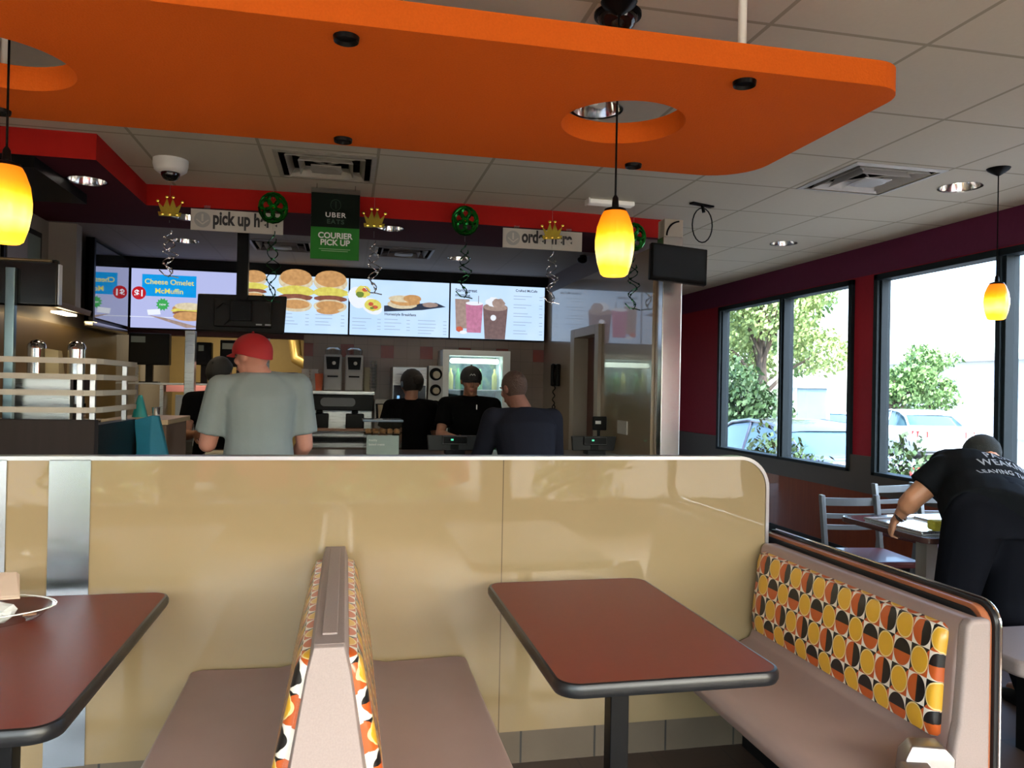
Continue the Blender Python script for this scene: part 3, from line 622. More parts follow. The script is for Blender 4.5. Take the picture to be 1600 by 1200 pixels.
#==SIGNS==
# ------------------------------------------------------------------ hanging signs
wsg = mat('white_sign_board', (.52, .49, .44), .5, noise=.02); ink = mat('dark_sign_ink', (.02, .02, .022), .5, noise=0); gink = mat('grey_sign_ink', (.34, .34, .33), .5, noise=0)
def hsign(x0, x1, z0, z1, st, label, size, sx):
    t = thing('hanging_sign', ((x0+x1)/2, 5.39, z0), label, 'sign', 'white wayfinding signs under the soffit')
    Y = 5.385
    put('board', MB().box((x0, Y, z0), (x1, Y+.012, z1)), wsg, t)
    h = z1-z0; cx = x0+h*.52; cz = (z0+z1)/2
    put('arrow_disc', MB().lathe((cx, Y, cz), [(.001, .003), (h*.37, .003), (h*.37, 0)], 28, ax=(0, -1, 0)), gink, t)
    a = MB(); a.box((cx-.006, Y-.0045, cz-.01), (cx+.006, Y-.003, cz+h*.26))
    for s_ in (-1, 1): a.box((cx-.003, Y-.0045, cz-.03), (cx+.0045, Y-.003, cz+.018), rot=Matrix.Rotation(s_*.9, 3, 'Y'), piv=(cx, Y, cz-.03))
    put('arrow', a, wsg, t)
    text(st, size, ink, 'lettering', t, (x0+h*.98, Y-.002, z0+h*.32), bold=.0045, sx=sx)
    for x in (x0+.1, x1-.1): put('clear_hanger', MB().box((x-.02, Y+.004, z1), (x+.02, Y+.006, 2.62)), M['clear'], t)
hsign(-1.02, -.435, 2.455, 2.595, 'pick up here', 'white hanging sign reading pick up here, left of the green delivery sign', .122, .665)
hsign(1.078, 1.668, 2.46, 2.60, 'order here', 'white hanging sign reading order here, behind the centre pendant', .124, .68)
t = thing('delivery_sign', (-.09, 5.15, 2.27), 'black and green hanging courier pick up sign', 'sign')
put('plastic_sleeve', MB().box((-.245, 5.153, 2.268), (.068, 5.157, 2.735)), M['clear'], t)
put('black_half', MB().box((-.243, 5.145, 2.478), (.066, 5.152, 2.70)), mat('black_green_print', (.005, .010, .007), .7, spec=.1, noise=0), t)
put('green_half', MB().box((-.243, 5.145, 2.27), (.066, 5.152, 2.478)), mat('green_print', (.028, .19, .03), .7, spec=.1, noise=0), t)
lw = mat('white_print', (.75, .75, .72), .5, noise=0); dg_ = mat('dark_green_print', (.02, .055, .03), .5, noise=0)
text('UBER', .044, lw, 'lettering', t, (-.088, 5.144, 2.545), align='CENTER', bold=.0006, sx=1.15, spacing=1.15)
text('EATS', .040, dg_, 'lettering', t, (-.088, 5.144, 2.503), align='CENTER', bold=.001, sx=1.1, spacing=1.2)
text('COURIER', .052, lw, 'lettering', t, (-.088, 5.144, 2.407), align='CENTER', bold=.0015)
text('PICK UP', .052, lw, 'lettering', t, (-.088, 5.144, 2.362), align='CENTER', bold=.0015)
put('small_print', MB().box((-.19, 5.1435, 2.334), (.01, 5.145, 2.338)).box((-.175, 5.1435, 2.322), (-.005, 5.145, 2.326)), mat('pale_green_print', (.25, .42, .22), .5, noise=0), t)
put('emblem', MB().tube([(-.088+.032*math.cos(a), 5.144, 2.625+.036*math.sin(a)) for a in [k*math.pi/12 for k in range(25)]], .002, 5).box((-.091, 5.143, 2.60), (-.089, 5.145, 2.65)).box((-.086, 5.143, 2.60), (-.084, 5.145, 2.65)), dg_, t)
for x in (-.21, .035): put('string', MB().tube([(x, 5.15, 2.73), (x, 5.15, C)], .0015, 5), M['black'], t)
# ------------------------------------------------------------------ foil party decorations
gold = mat('gold_foil', (.95, .66, .10), .22, 1, noise=.25, nscale=40); grn = mat('green_foil', (.03, .30, .05), .22, 1, noise=.3, nscale=40); sil = mat('silver_foil', (.75, .75, .80), .15, 1, noise=.1); dgr = mat('dark_green_foil', (.03, .13, .06), .2, 1, noise=.2)
def swirl(mb, x, y, z0, z1, r, turns, rr=.0035):
    pts = []
    n = 60
    for i in range(n+1):
        f = i/n; a = f*turns*2*math.pi; q = r*(.35+.65*math.sin(math.pi*min(1, f*1.15)))
        pts.append((x+q*math.cos(a), y+q*math.sin(a), z0+(z1-z0)*f))
    mb.tube(pts, rr, 5)
    for i in range(4, n, 7): p = pts[i]; mb.ball(p, (.008, .003, .008), 6)
def deco(kind, x, ztop, zbot, label):
    y = 5.2; t = thing('foil_decoration', (x, y, zbot), label, 'party decoration', 'foil %s decorations' % kind)
    put('string', MB().tube([(x, y, C), (x, y, ztop+.06)], .001, 4), sil, t)
    if kind == 'crown':
        b = MB(); n = 5
        b.prism([(-.075, -.075), (.075, -.075), (.082, -.045), (-.082, -.045)], lambda u, v, w: V((x+u, y+w, ztop+v)), -.002, .002)
        b.prism([(-.06, -.045), (-.085, .03), (-.045, -.01), (-.02, .06), (0, -.005), (.02, .06), (.045, -.01), (.085, .03), (.06, -.045)], lambda u, v, w: V((x+u, y+w, ztop+v)), -.0015, .0015)
        for u, v in ((-.085, .035), (-.022, .068), (.022, .068), (.085, .035), (-.05, -.06), (0, -.06), (.05, -.06)): b.ball((x+u, y-.003, ztop+v), (.012, .005, .012), 8)
        b.xf(Matrix.Translation((x, y, ztop))@Matrix.Rotation(random.uniform(-.5, .5), 4, 'Z')@Matrix.Scale(.85, 4)@Matrix.Translation((-x, -y, -ztop)))
        put('foil_crown', b, gold, t)
    else:
        b = MB(); R = .085
        def fl(cx, cz, a0, r_, w_): b.tube([(x+cx+r_*math.cos(k*math.pi/8), y, ztop+cz+r_*1.1*math.sin(k*math.pi/8)) for k in range(17)], w_, 5)
        fl(0, 0, 0, R, .011)
        for k in range(5): a = k*2*math.pi/5+.3; fl(.046*math.cos(a), .05*math.sin(a), 0, .030, .013)
        fl(0, 0, 0, .018, .009); 
        put('foil_medallion', b, grn, t)
    put('thread', MB().tube([(x, y, ztop-.09), (x, y, (ztop+zbot)/2+.12)], .001, 4), sil, t)
    b = MB(); zt = (ztop+zbot)/2+.13 if zbot > ztop-.5 else ztop-.14
    zt = ztop-.15
    swirl(b, x, y, zt, zbot+.03, .035, 3); swirl(b, x+.006, y, zt-.05, zbot, .045, -2.3)
    b.tube([(x-.055, y, zbot+.045), (x-.02, y, zbot+.01), (x+.02, y, zbot+.008), (x+.06, y, zbot+.0)], .004, 5)
    put('spiral_streamer', b, sil if kind == 'crown' else dgr, t, smooth=True)
deco('crown', -1.11, 2.56, 2.11, 'gold foil crown with silver spiral streamer, leftmost, under the white dome camera')
deco('medallion', -.484, 2.592, 1.98, 'green foil medallion in front of the pick up here sign')
deco('crown', .163, 2.57, 2.06, 'gold foil crown just right of the green delivery sign')
deco('medallion', .775, 2.59, 2.06, 'green foil medallion midway between the two hanging signs')
deco('crown', 1.392, 2.565, 2.05, 'gold foil crown in front of the order here sign')
deco('medallion', 1.996, 2.554, 2.03, 'green foil medallion behind the centre pendant lamp, rightmost')
# ------------------------------------------------------------------ monitor on ceiling pole
t = thing('pole_monitor', (-.73, 5.62, 1.80), 'black monitor seen from behind on a black ceiling pole', 'monitor')
put('pole', MB().box((-.755, 5.60, 2.0), (-.68, 5.66, KC)), M['black'], t)
mo = MB(); mo.prism([(-1.012, 2.065), (-.42, 2.07), (-.435, 1.80), (-1.022, 1.812)], XZ, 5.64, 5.67)
mo.prism([(-.90, 2.03), (-.52, 2.03), (-.52, 1.84), (-.90, 1.84)], XZ, 5.60, 5.64)
put('screen_housing', mo, mat('satin_black_shell', (.010, .008, .006), .35, spec=.15, noise=.03), t, bevel=.008)
put('mount_plate', MB().box((-.79, 5.57, 1.88), (-.65, 5.60, 2.02)), M['black'], t, bevel=.004)
put('label_strip', MB().box((-.56, 5.597, 1.855), (-.52, 5.60, 1.865)).box((-.62, 5.597, 1.855), (-.58, 5.60, 1.865)), mat('grey_sticker', (.4, .4, .42), .5), t)
put('cable', MB().tube([(-.88, 5.59, 1.96), (-.84, 5.585, 2.0), (-.79, 5.58, 1.98), (-.78, 5.585, 1.90), (-.83, 5.59, 1.85)], .004, 6), M['black'], t, smooth=True)
t = thing('left_monitor', (-1.68, 4.4, 1.83), 'black monitor back on a slim steel pole at the left edge', 'monitor')
put('housing', MB().box((-2.1, 4.40, 1.83), (-1.475, 4.44, 2.075)), mat('gloss_black_shell', (.004, .004, .005), .18, spec=.35, noise=0), t, bevel=.012, seg=3)
put('lit_top_edge', MB().box((-2.1, 4.37, 2.055), (-1.50, 4.40, 2.07)), mat('warm_lit_edge', (.20, .14, .07), .3, .6), t, bevel=.006)  # warm pendant light on the top edge, built as a bronze strip
put('side_edge', MB().box((-1.474, 4.40, 1.84), (-1.466, 4.44, 2.05)), M['alu'], t)
put('pole', MB().box((-1.705, 4.36, 1.0), (-1.66, 4.398, 2.02)), m_steel('dark_pole_steel', (.16, .22, .24), .3), t, bevel=.004)
# ------------------------------------------------------------------ booths
def cushion_mesh(prof, y0, y1, cell=.0755, ny=14, cell_v=None, ph=0.0, pv=0.0, out=1):
    """prof: list of (x,z) from bottom to top, lofted along y; uv from developed length"""
    mb = MB(); uv = []; d = [0]
    for i in range(1, len(prof)): d.append(d[-1]+math.hypot(prof[i][0]-prof[i-1][0], prof[i][1]-prof[i-1][1]))
    n = len(prof); ys = [y0+(y1-y0)*j/ny for j in range(ny+1)]
    # rounded ends
    ys = [y0, y0+.006, y0+.02]+ys[1:-1]+[y1-.02, y1-.006, y1]
    back = min(prof, key=lambda p: 0)[0]
    xb = prof[0][0]; fs = []
    for j, y in enumerate(ys):
        e = min(y-y0, y1-y); k = 1 if e > .019 else (.25 if e < .001 else .72)
        for i, (x, z) in enumerate(prof):
            sg = 1 if (out or 1) > 0 else -1; mb.v.append(V((x-sg*(1-k)*.028, y, z-(1-k)*(.02 if i > n*.6 else -.012 if i < 2 else 0)))); uv.append(((y-y0)/cell+ph, d[i]/(cell_v or cell)+pv))
    for j in range(len(ys)-1):
        for i in range(n-1): fs.append((j*n+i, j*n+i+1, (j+1)*n+i+1, (j+1)*n+i))
    fs.append(tuple(range(n))); fs.append(tuple((len(ys)-1)*n+i for i in range(n-1, -1, -1)))
    mb.f = fs; mb.mi = [0]*len(fs); return mb, uv
# double sided divider between the two near booths
BY0, BY1 = 1.80, 2.885
dv = thing('double_bench', (-.025, 2.35, 0), 'grey moulded double-sided booth bench with patterned backs, left of the centre table', 'booth bench')
cx = -.025
back = [(cx-.115, .36), (cx-.10, .50), (cx-.05, .80), (cx-.035, .86), (cx+.035, .86), (cx+.05, .80), (cx+.10, .50), (cx+.115, .36)]
bk = MB()
def bring(y, k=1.0, dz=0): return [V((cx+(x-cx)*k, y, z-dz if z > .7 else z)) for x, z in back]
bk.loft([bring(BY1), bring(BY0+.02), bring(BY0)])
# sloping end cap toward the aisle
bk.loft([[V((x, BY0, z)) for x, z in back], [V((cx+(x-cx)*.96, BY0-.015-(.86-z)*.13, z-.004)) for x, z in back]])
bk.prism([(cx-.018, .8605), (cx+.018, .8605), (cx+.018, .866), (cx-.018, .866)], XZ, BY0+.06, BY1-.05)
put('bench_back', bk, M['shell2'], dv, bevel=.012, seg=3)
for s in (-1, 1):
    st = MB(); a = cx+s*.09; b = cx+s*.50
    pr = [(a, .30), (a, .47), (a+s*.03, .432), (a+s*.10, .418), (b-s*.05, .424), (b-s*.012, .418), (b, .40), (b-s*.01, .365), (b-s*.05, .34), (b-s*.20, .24), (a+s*.02, .20)]
    ysl = [BY0-.02, BY0+.02]+[2.0+i*.16 for i in range(5)]+[BY1-.05, BY1]
    rg = []
    for y in ysl:
        e = .02 if y in (ysl[0],) else 0
        rg.append([V((x, y, z+(.012 if y > BY1-.01 and .4 < z < .44 else 0))) for x, z in pr])
    st.loft(rg); put('seat', st, M['shell'], dv, smooth=True, bevel=.006)
    bs = MB().box((cx+s*.02, BY0+.12, 0), (cx+s*.16, BY1, .22)); put('base', bs, M['black'], dv)
    pf = [(.118, .455), (.135, .47), (.133, .52), (.112, .62), (.092, .72), (.078, .79), (.066, .815), (.045, .822)]
    mb_, uv = cushion_mesh([(cx+s*x, z) for x, z in pf], BY0+.02, BY1-.015, ph=(0 if s > 0 else 1), pv=.0, out=s)
    put('backrest_cushion', mb_, M['cushion'], dv, smooth=True, uv=uv)
# right booth: single bench against a panel
rb = thing('booth_bench', (1.5, 2.35, 0), 'grey moulded booth bench with yellow circle patterned back, right of the centre table', 'booth bench')
RY0, RY1 = 1.86, 2.885
sh = MB()
pr = [(1.76, .30), (1.76, .83), (1.70, .832), (1.688, .815), (1.672, .70), (1.66, .50), (1.64, .452), (1.585, .428), (1.50, .420), (1.30, .430), (1.255, .424), (1.235, .405), (1.245, .37), (1.28, .345), (1.44, .24), (1.60, .19), (1.76, .18)]
ys_ = [RY0-.03, RY0-.01, 2.0, 2.2, 2.4, 2.6, 2.8, RY1]
rg = []
for i, y in enumerate(ys_):
    rg.append([V((x, y, z)) for x, z in pr])
sh.loft(rg); put('seat_shell', sh, M['shell'], rb, bevel=.01, seg=3)
put('shell_end', MB().prism([(1.66, .30), (1.645, .452), (1.665, .55), (1.685, .815), (1.70, .835), (1.765, .835), (1.765, .30)], XZ, RY0-.06, RY0-.02), M['shell2'], rb, bevel=.012, seg=3)
pf = [(1.668, .475), (1.640, .49), (1.632, .53), (1.640, .62), (1.650, .70), (1.655, .765), (1.665, .795), (1.69, .805)]
mb_, uv = cushion_mesh(pf, RY0+.005, RY1-.015, cell=.0715, cell_v=.0815, ph=.5, pv=.72, out=-1)
put('backrest_cushion', mb_, M['cushion'], rb, smooth=True, uv=uv)
put('base', MB().box((1.62, RY0+.12, 0), (1.74, RY1, .19)), M['black'], rb)
# panel behind it
pn = thing('end_panel', (1.795, 2.37, 0), 'thin orange-brown screen panel with black edges behind the right booth bench', 'panel')
def rpanel(x0, x1, e, m_, nm):
    poly = rrect(1.83+e, 0.0, 2.99-e, .862-e, [0, .06-e*.5, 0, 0], 6)
    put(nm, MB().prism(poly, lambda u, v, w: V((w, u, v)), x0, x1), m_, pn, bevel=.003)
rpanel(1.765, 1.772, .018, M['blackr'], 'inner_edge'); rpanel(1.772, 1.800, .006, M['lamor'], 'core_band'); rpanel(1.800, 1.822, -.004, M['blackr'], 'outer_edge')
e = MB(); P = [(2.98, .868), (1.90, .868)]+[(1.89-.066*math.sin(a), .802+.066*math.cos(a)) for a in [k*math.pi/16 for k in range(9)]]+[(1.824, .1)]
e.tube([(1.816, y, z) for y, z in P], .0045, 8); put('edge_highlight', e, M['chrome'], pn, smooth=True)  # bright tube stands for the shine along the black edge
# metal armrest at the near end of the right bench
ar = thing('metal_armrest', (1.55, 1.80, .42), 'silver faceted metal bracket at the near end of the right bench', 'armrest')
a = MB(); a.loft([[V(p) for p in ((1.465, 1.775, .43), (1.60, 1.745, .43), (1.62, 1.83, .43), (1.50, 1.85, .43))], [V(p) for p in ((1.475, 1.775, .485), (1.605, 1.745, .485), (1.615, 1.825, .485), (1.505, 1.845, .485))], [V(p) for p in ((1.50, 1.785, .515), (1.588, 1.765, .51), (1.598, 1.815, .515), (1.525, 1.832, .515))]])
put('cap', a, M['alu'], ar, bevel=.005)
put('arm', MB().loft([[V(p) for p in ((1.45, 1.78, .43), (1.53, 1.76, .43), (1.53, 1.76, .48), (1.46, 1.78, .48))], [V(p) for p in ((1.38, 1.55, .40), (1.48, 1.55, .40), (1.48, 1.55, .43), (1.39, 1.55, .43))]]), M['alu'], ar, bevel=.004)
put('bracket_leg', MB().box((1.50, 1.76, .0), (1.56, 1.82, .43)), M['alu'], ar)
# tables
def table(x0, x1, y0, y1, label, z=.74, px=None):
    t = thing('booth_table', ((x0+x1)/2, (y0+y1)/2, 0), label, 'table', 'red-brown laminate booth tables')
    put('tabletop', MB().prism(rrect(x0+.006, y0+.006, x1-.006, y1-.006, .055, 8), XY, z-.028, z), M['tabletop'], t)
    pl = rrect(x0, y0, x1, y1, .06, 8); n = len(pl); b = MB(); rg = []
    cxm, cym = (x0+x1)/2, (y0+y1)/2
    for i, (x, y) in enumerate(pl):
        a = pl[i-1]; c = pl[(i+1) % n]; tv = V((c[0]-a[0], c[1]-a[1], 0)).normalized(); nn = V((tv.y, -tv.x, 0))
        p = V((x, y, 0)); rg.append([p-nn*.008+Za*(z+.0005), p-nn*.001+Za*(z-.001), p+nn*.004+Za*(z-.010), p+nn*.004+Za*(z-.024), p-nn*.001+Za*(z-.034), p-nn*.012+Za*(z-.034)])
    rg.append(rg[0]); b.loft(rg, caps=False); put('rubber_edge', b, M['blackr'], t, smooth=True)
    px = px or (x0+x1)/2
    put('pedestal', MB().box((px-.03, cym-.03, .02), (px+.03, cym+.03, z-.04)), M['black'], t, bevel=.004)
    put('under_plate', MB().box((px-.15, cym-.2, z-.045), (px+.15, cym+.2, z-.034)), M['black'], t)
    put('foot', MB().box((px-.26, cym-.03, 0), (px+.26, cym+.03, .025)).box((px-.03, cym-.3, 0), (px+.03, cym+.3, .025)), M['black'], t, bevel=.006)
    return t
table(.515, 1.115, 1.77, 2.76, 'red-brown booth table with black edge in front of the patterned right bench, empty', px=.842)
table(-1.17, -.565, 1.73, 2.79, 'red-brown booth table at the lower left with a clear container on it', px=-.86)
# clear clamshell and napkin on the left table
t = thing('clear_container', (-1.08, 2.5, .741), 'clear plastic takeout container with crumpled wrapper on the left table', 'container')
b = MB(); cxx, cyy = -1.02, 2.50
sc_ = []
for (r_, z_) in ((.10, .742), (.135, .755), (.16, .785), (.168, .786), (.16, .788)):
    sc_.append([V((cxx+r_*1.12*math.cos(a)*(1+.04*math.cos(3*a)), cyy+r_*.8*math.sin(a), z_)) for a in [k*2*math.pi/24 for k in range(24)]])
b.loft(sc_, caps=False); put('tray', b, M['clear'], t, smooth=True)
rm = MB(); rm.tube([(cxx+.168*1.12*math.cos(a)*(1+.04*math.cos(3*a)), cyy+.168*.8*math.sin(a), .787) for a in [k*2*math.pi/32 for k in range(33)]], .002, 5)
put('rim', rm, mat('clear_rim', (.8, .78, .74), .2, coat=.5), t, smooth=True)
b = MB(); b.ball((-.965, 2.45, .782), (.055, .045, .03), 14)
for v in b.v: v += V((random.uniform(-1, 1), random.uniform(-1, 1), random.uniform(-1, 1)))*.006
o_ = put('crumpled_wrapper', b, mat('pale_crumpled_paper', (.55, .56, .54), .6), None); tag(o_, 'crumpled pale wrapper inside the clear container on the left table', 'wrapper')
b = MB().loft([[V(p) for p in ((-1.15, 2.50, .80), (-.93, 2.53, .80), (-.98, 2.66, .84), (-1.15, 2.66, .84))], [V(p) for p in ((-1.15, 2.50, .803), (-.93, 2.53, .803), (-.98, 2.66, .843), (-1.15, 2.66, .843))], [V(p) for p in ((-1.15, 2.50, .806), (-.94, 2.54, .808), (-.99, 2.66, .85), (-1.15, 2.66, .85))]])
tag(put('folded_napkin', b, mat('tan_napkin', (.55, .42, .32), .8), None), 'folded tan napkin leaning over the clear container on the left table', 'napkin')
b = MB().box((-.915, 2.50, .757), (-.88, 2.525, .762), rot=Matrix.Rotation(.4, 3, 'Z'))
tag(put('paper_packet', b, mat('kraft_packet', (.45, .25, .15), .7), None), 'small kraft packet at the right end inside the clear container', 'packet')

# ------------------------------------------------------------------ window side furniture
wt = thing('cafe_table', (3.45, 3.62, 0), 'dark window table with glare being wiped by the bending person', 'table')
put('tabletop', MB().prism(rrect(2.84, 3.30, 4.15, 4.0, .05, 6), XY, .712, .742), mat('dark_table_gloss', (.09, .04, .035), .22, coat=.6), wt, bevel=.004)
for xx in (3.08, 3.85): put('pedestal', MB().box((xx, 3.58, .02), (xx+.07, 3.66, .71)), M['offwhite'], wt)
for xx in (3.0, 3.77): put('foot', MB().box((xx, 3.3, 0), (xx+.23, 3.94, .03)), M['black'], wt)
t = thing('napkin_dispenser', (3.62, 3.86, .742), 'steel napkin dispenser on the window table', 'napkin dispenser')
put('body', MB().box((3.50, 3.80, .742), (3.72, 3.92, .85)), M['steel'], t, bevel=.008); put('front_plate', MB().box((3.52, 3.793, .76), (3.60, 3.80, .84)), M['black'], t)
tag(put('yellow_sponge', MB().box((2.99, 3.40, .752), (3.11, 3.48, .805), rot=Matrix.Rotation(-.25, 3, 'Z')), mat('yellow_sponge', (.62, .56, .05), .8, bump=.5, nscale=90), None, bevel=.014, seg=3), 'yellow sponge on the window table under the bending person', 'sponge')
t = thing('paper_tray', (2.98, 3.6, .742), 'pale glossy serving tray at the corner of the window table', 'tray')
put('tray_base', MB().box((2.88, 3.38, .743), (3.2, 3.82, .75)), mat('pale_tray', (.5, .52, .53), .15, coat=.8), t); put('tray_rim', MB().tube([(2.88, 3.38, .755), (3.2, 3.38, .755), (3.2, 3.82, .755), (2.88, 3.82, .755), (2.88, 3.38, .755)], .007, 6), M['steel'], t)
def chair(label, first=None):
    t = thing('ladderback_chair', (0, 0, 0), label, 'chair', 'grey metal ladder-back chairs')
    g = mat('grey_painted_metal', (.15, .17, .19), .35, .3, noise=.05)
    for s in (-1, 1):
        put('rear_leg', MB().loft([[V((s*.185+a*.014, .20+b*.02+dy, z)) for a, b in ((-1, -1), (1, -1), (1, 1), (-1, 1))] for dy, z in ((.05, 0), (0, .44), (.03, .62), (.06, .80))]), g, t, world=False, bevel=.004)
        put('front_leg', MB().loft([[V((s*.18+a*.013, -.18+b*.013, z)) for a, b in ((-1, -1), (1, -1), (1, 1), (-1, 1))] for z in (0, .43)]), g, t, world=False)
    for z, h_ in ((.755, .05), (.665, .03), (.595, .03)):
        y = .20+(z-.44)*.165
        b = MB().loft([[V((x, y-.02*math.cos(x*8)+.02+dy, z+dz)) for dy, dz in ((-.008, -h_/2), (.008, -h_/2), (.008, h_/2), (-.008, h_/2))] for x in [-.18+i*.045 for i in range(9)]])
        put('back_slat', b, g, t, world=False)
    put('seat', MB().prism(rrect(-.20, -.21, .20, .21, .05, 5), XY, .43, .47), mat('dark_red_vinyl', (.10, .014, .02), .4, coat=.2), t, world=False, bevel=.01)
    return t
c1 = chair('grey ladder-back metal chair at the far side of the window table, nearest the partition'); c1.location = (3.18, 4.16, 0); c1.rotation_euler = (0, 0, -.12)
copy_tree(c1, None, (4.05, 4.75, 0), .15, 'grey ladder-back chair farther back, partly behind the first one')
copy_tree(c1, None, (3.97, 4.22, 0), -.05, 'grey ladder-back chair at the window table, hidden behind the arm of the bending person')
bn = thing('window_bench', (3.1, 2.65, 0), 'grey moulded bench seat at the right edge below the bending person', 'bench')
put('seat', MB().prism(rrect(2.52, 2.42, 3.9, 2.84, .05, 6), XY, .385, .45), M['shell2'], bn, bevel=.015, seg=3)
for x in (2.75, 3.6): put('leg', MB().box((x, 2.58, 0), (x+.06, 2.68, .385)), M['black'], bn)
put('foot_bolt', MB().ball((2.22, 2.35, .05), .018, 10), M['chrome'], bn)

# ------------------------------------------------------------------ people
def frame_from(f, u=Za):
    f = V(f).normalized(); r = f.cross(V(u)).normalized(); return r, f, r.cross(f)     # right, forward, up
def head(mb, c, r, f, u, s=1):
    mb.ball(V(c)+u*.02*s-f*.008*s, (.076*s, .096*s, .100*s), 16, 0, (r, f, u))
    mb.ball(V(c)-u*.045*s+f*.022*s, (.058*s, .068*s, .070*s), 14, 0, (r, f, u))
    mb.ball(V(c)-u*.092*s+f*.055*s, (.026*s, .024*s, .02*s), 10, 0, (r, f, u))
    mb.limb([V(c)+f*.086*s+u*.012*s, V(c)+f*.104*s-u*.022*s], [.009*s, .015*s], 8)
    mb.ball(V(c)+f*.09*s-u*.022*s, (.02*s, .012*s, .01*s), 8, 0, (r, f, u))
    mb.ball(V(c)+f*.088*s-u*.056*s, (.024*s, .012*s, .007*s), 8, 0, (r, f, u)); mb.ball(V(c)+f*.086*s-u*.067*s, (.020*s, .012*s, .007*s), 8, 0, (r, f, u))
    mb.ball(V(c)+f*.082*s+u*.03*s, (.055*s, .013*s, .009*s), 10, 0, (r, f, u))
    for k in (-1, 1): mb.ball(V(c)+r*k*.078*s-u*.005*s-f*.01*s, (.011*s, .022*s, .032*s), 10, 0, (r, f, u)); mb.ball(V(c)+r*k*.045*s+f*.06*s-u*.02*s, (.022*s, .02*s, .022*s), 8, 0, (r, f, u))
def hand(mb, wr, d, pn, side, curl=.5, s=1):
    d = V(d).normalized(); pn = V(pn); pn = (pn-d*pn.dot(d)).normalized(); sd = d.cross(pn)*side
    pc = V(wr)+d*.045*s; mb.ball(pc, (.040*s, .016*s, .050*s), 12, 0, (sd, pn, d))
    mb.limb([V(wr)-d*.02, pc], [.024*s, .022*s], 10)
    for i, L in enumerate((.068, .078, .072, .056)):
        b = pc+d*.036*s+sd*(-.030+.020*i)*s; d1 = (d*math.cos(curl*.6)+pn*math.sin(curl*.6)).normalized(); d2 = (d*math.cos(curl*1.6)+pn*math.sin(curl*1.6)).normalized()
        m1 = b+d1*L*.5*s; mb.limb([b, m1, m1+d2*L*.32*s, m1+d2*L*.32*s+(d2+pn*.4).normalized()*L*.22*s], [.0098*s, .0092*s, .0085*s, .0072*s], 8)
    tb = pc-d*.02*s-sd*.034*s; mb.limb([tb, tb+(d*.6-sd*.7+pn*.2).normalized()*.036*s, tb+(d*.6-sd*.7+pn*.2).normalized()*.036*s+(d*.85-sd*.2+pn*.3).normalized()*.03*s], [.013*s, .011*s, .009*s], 8)
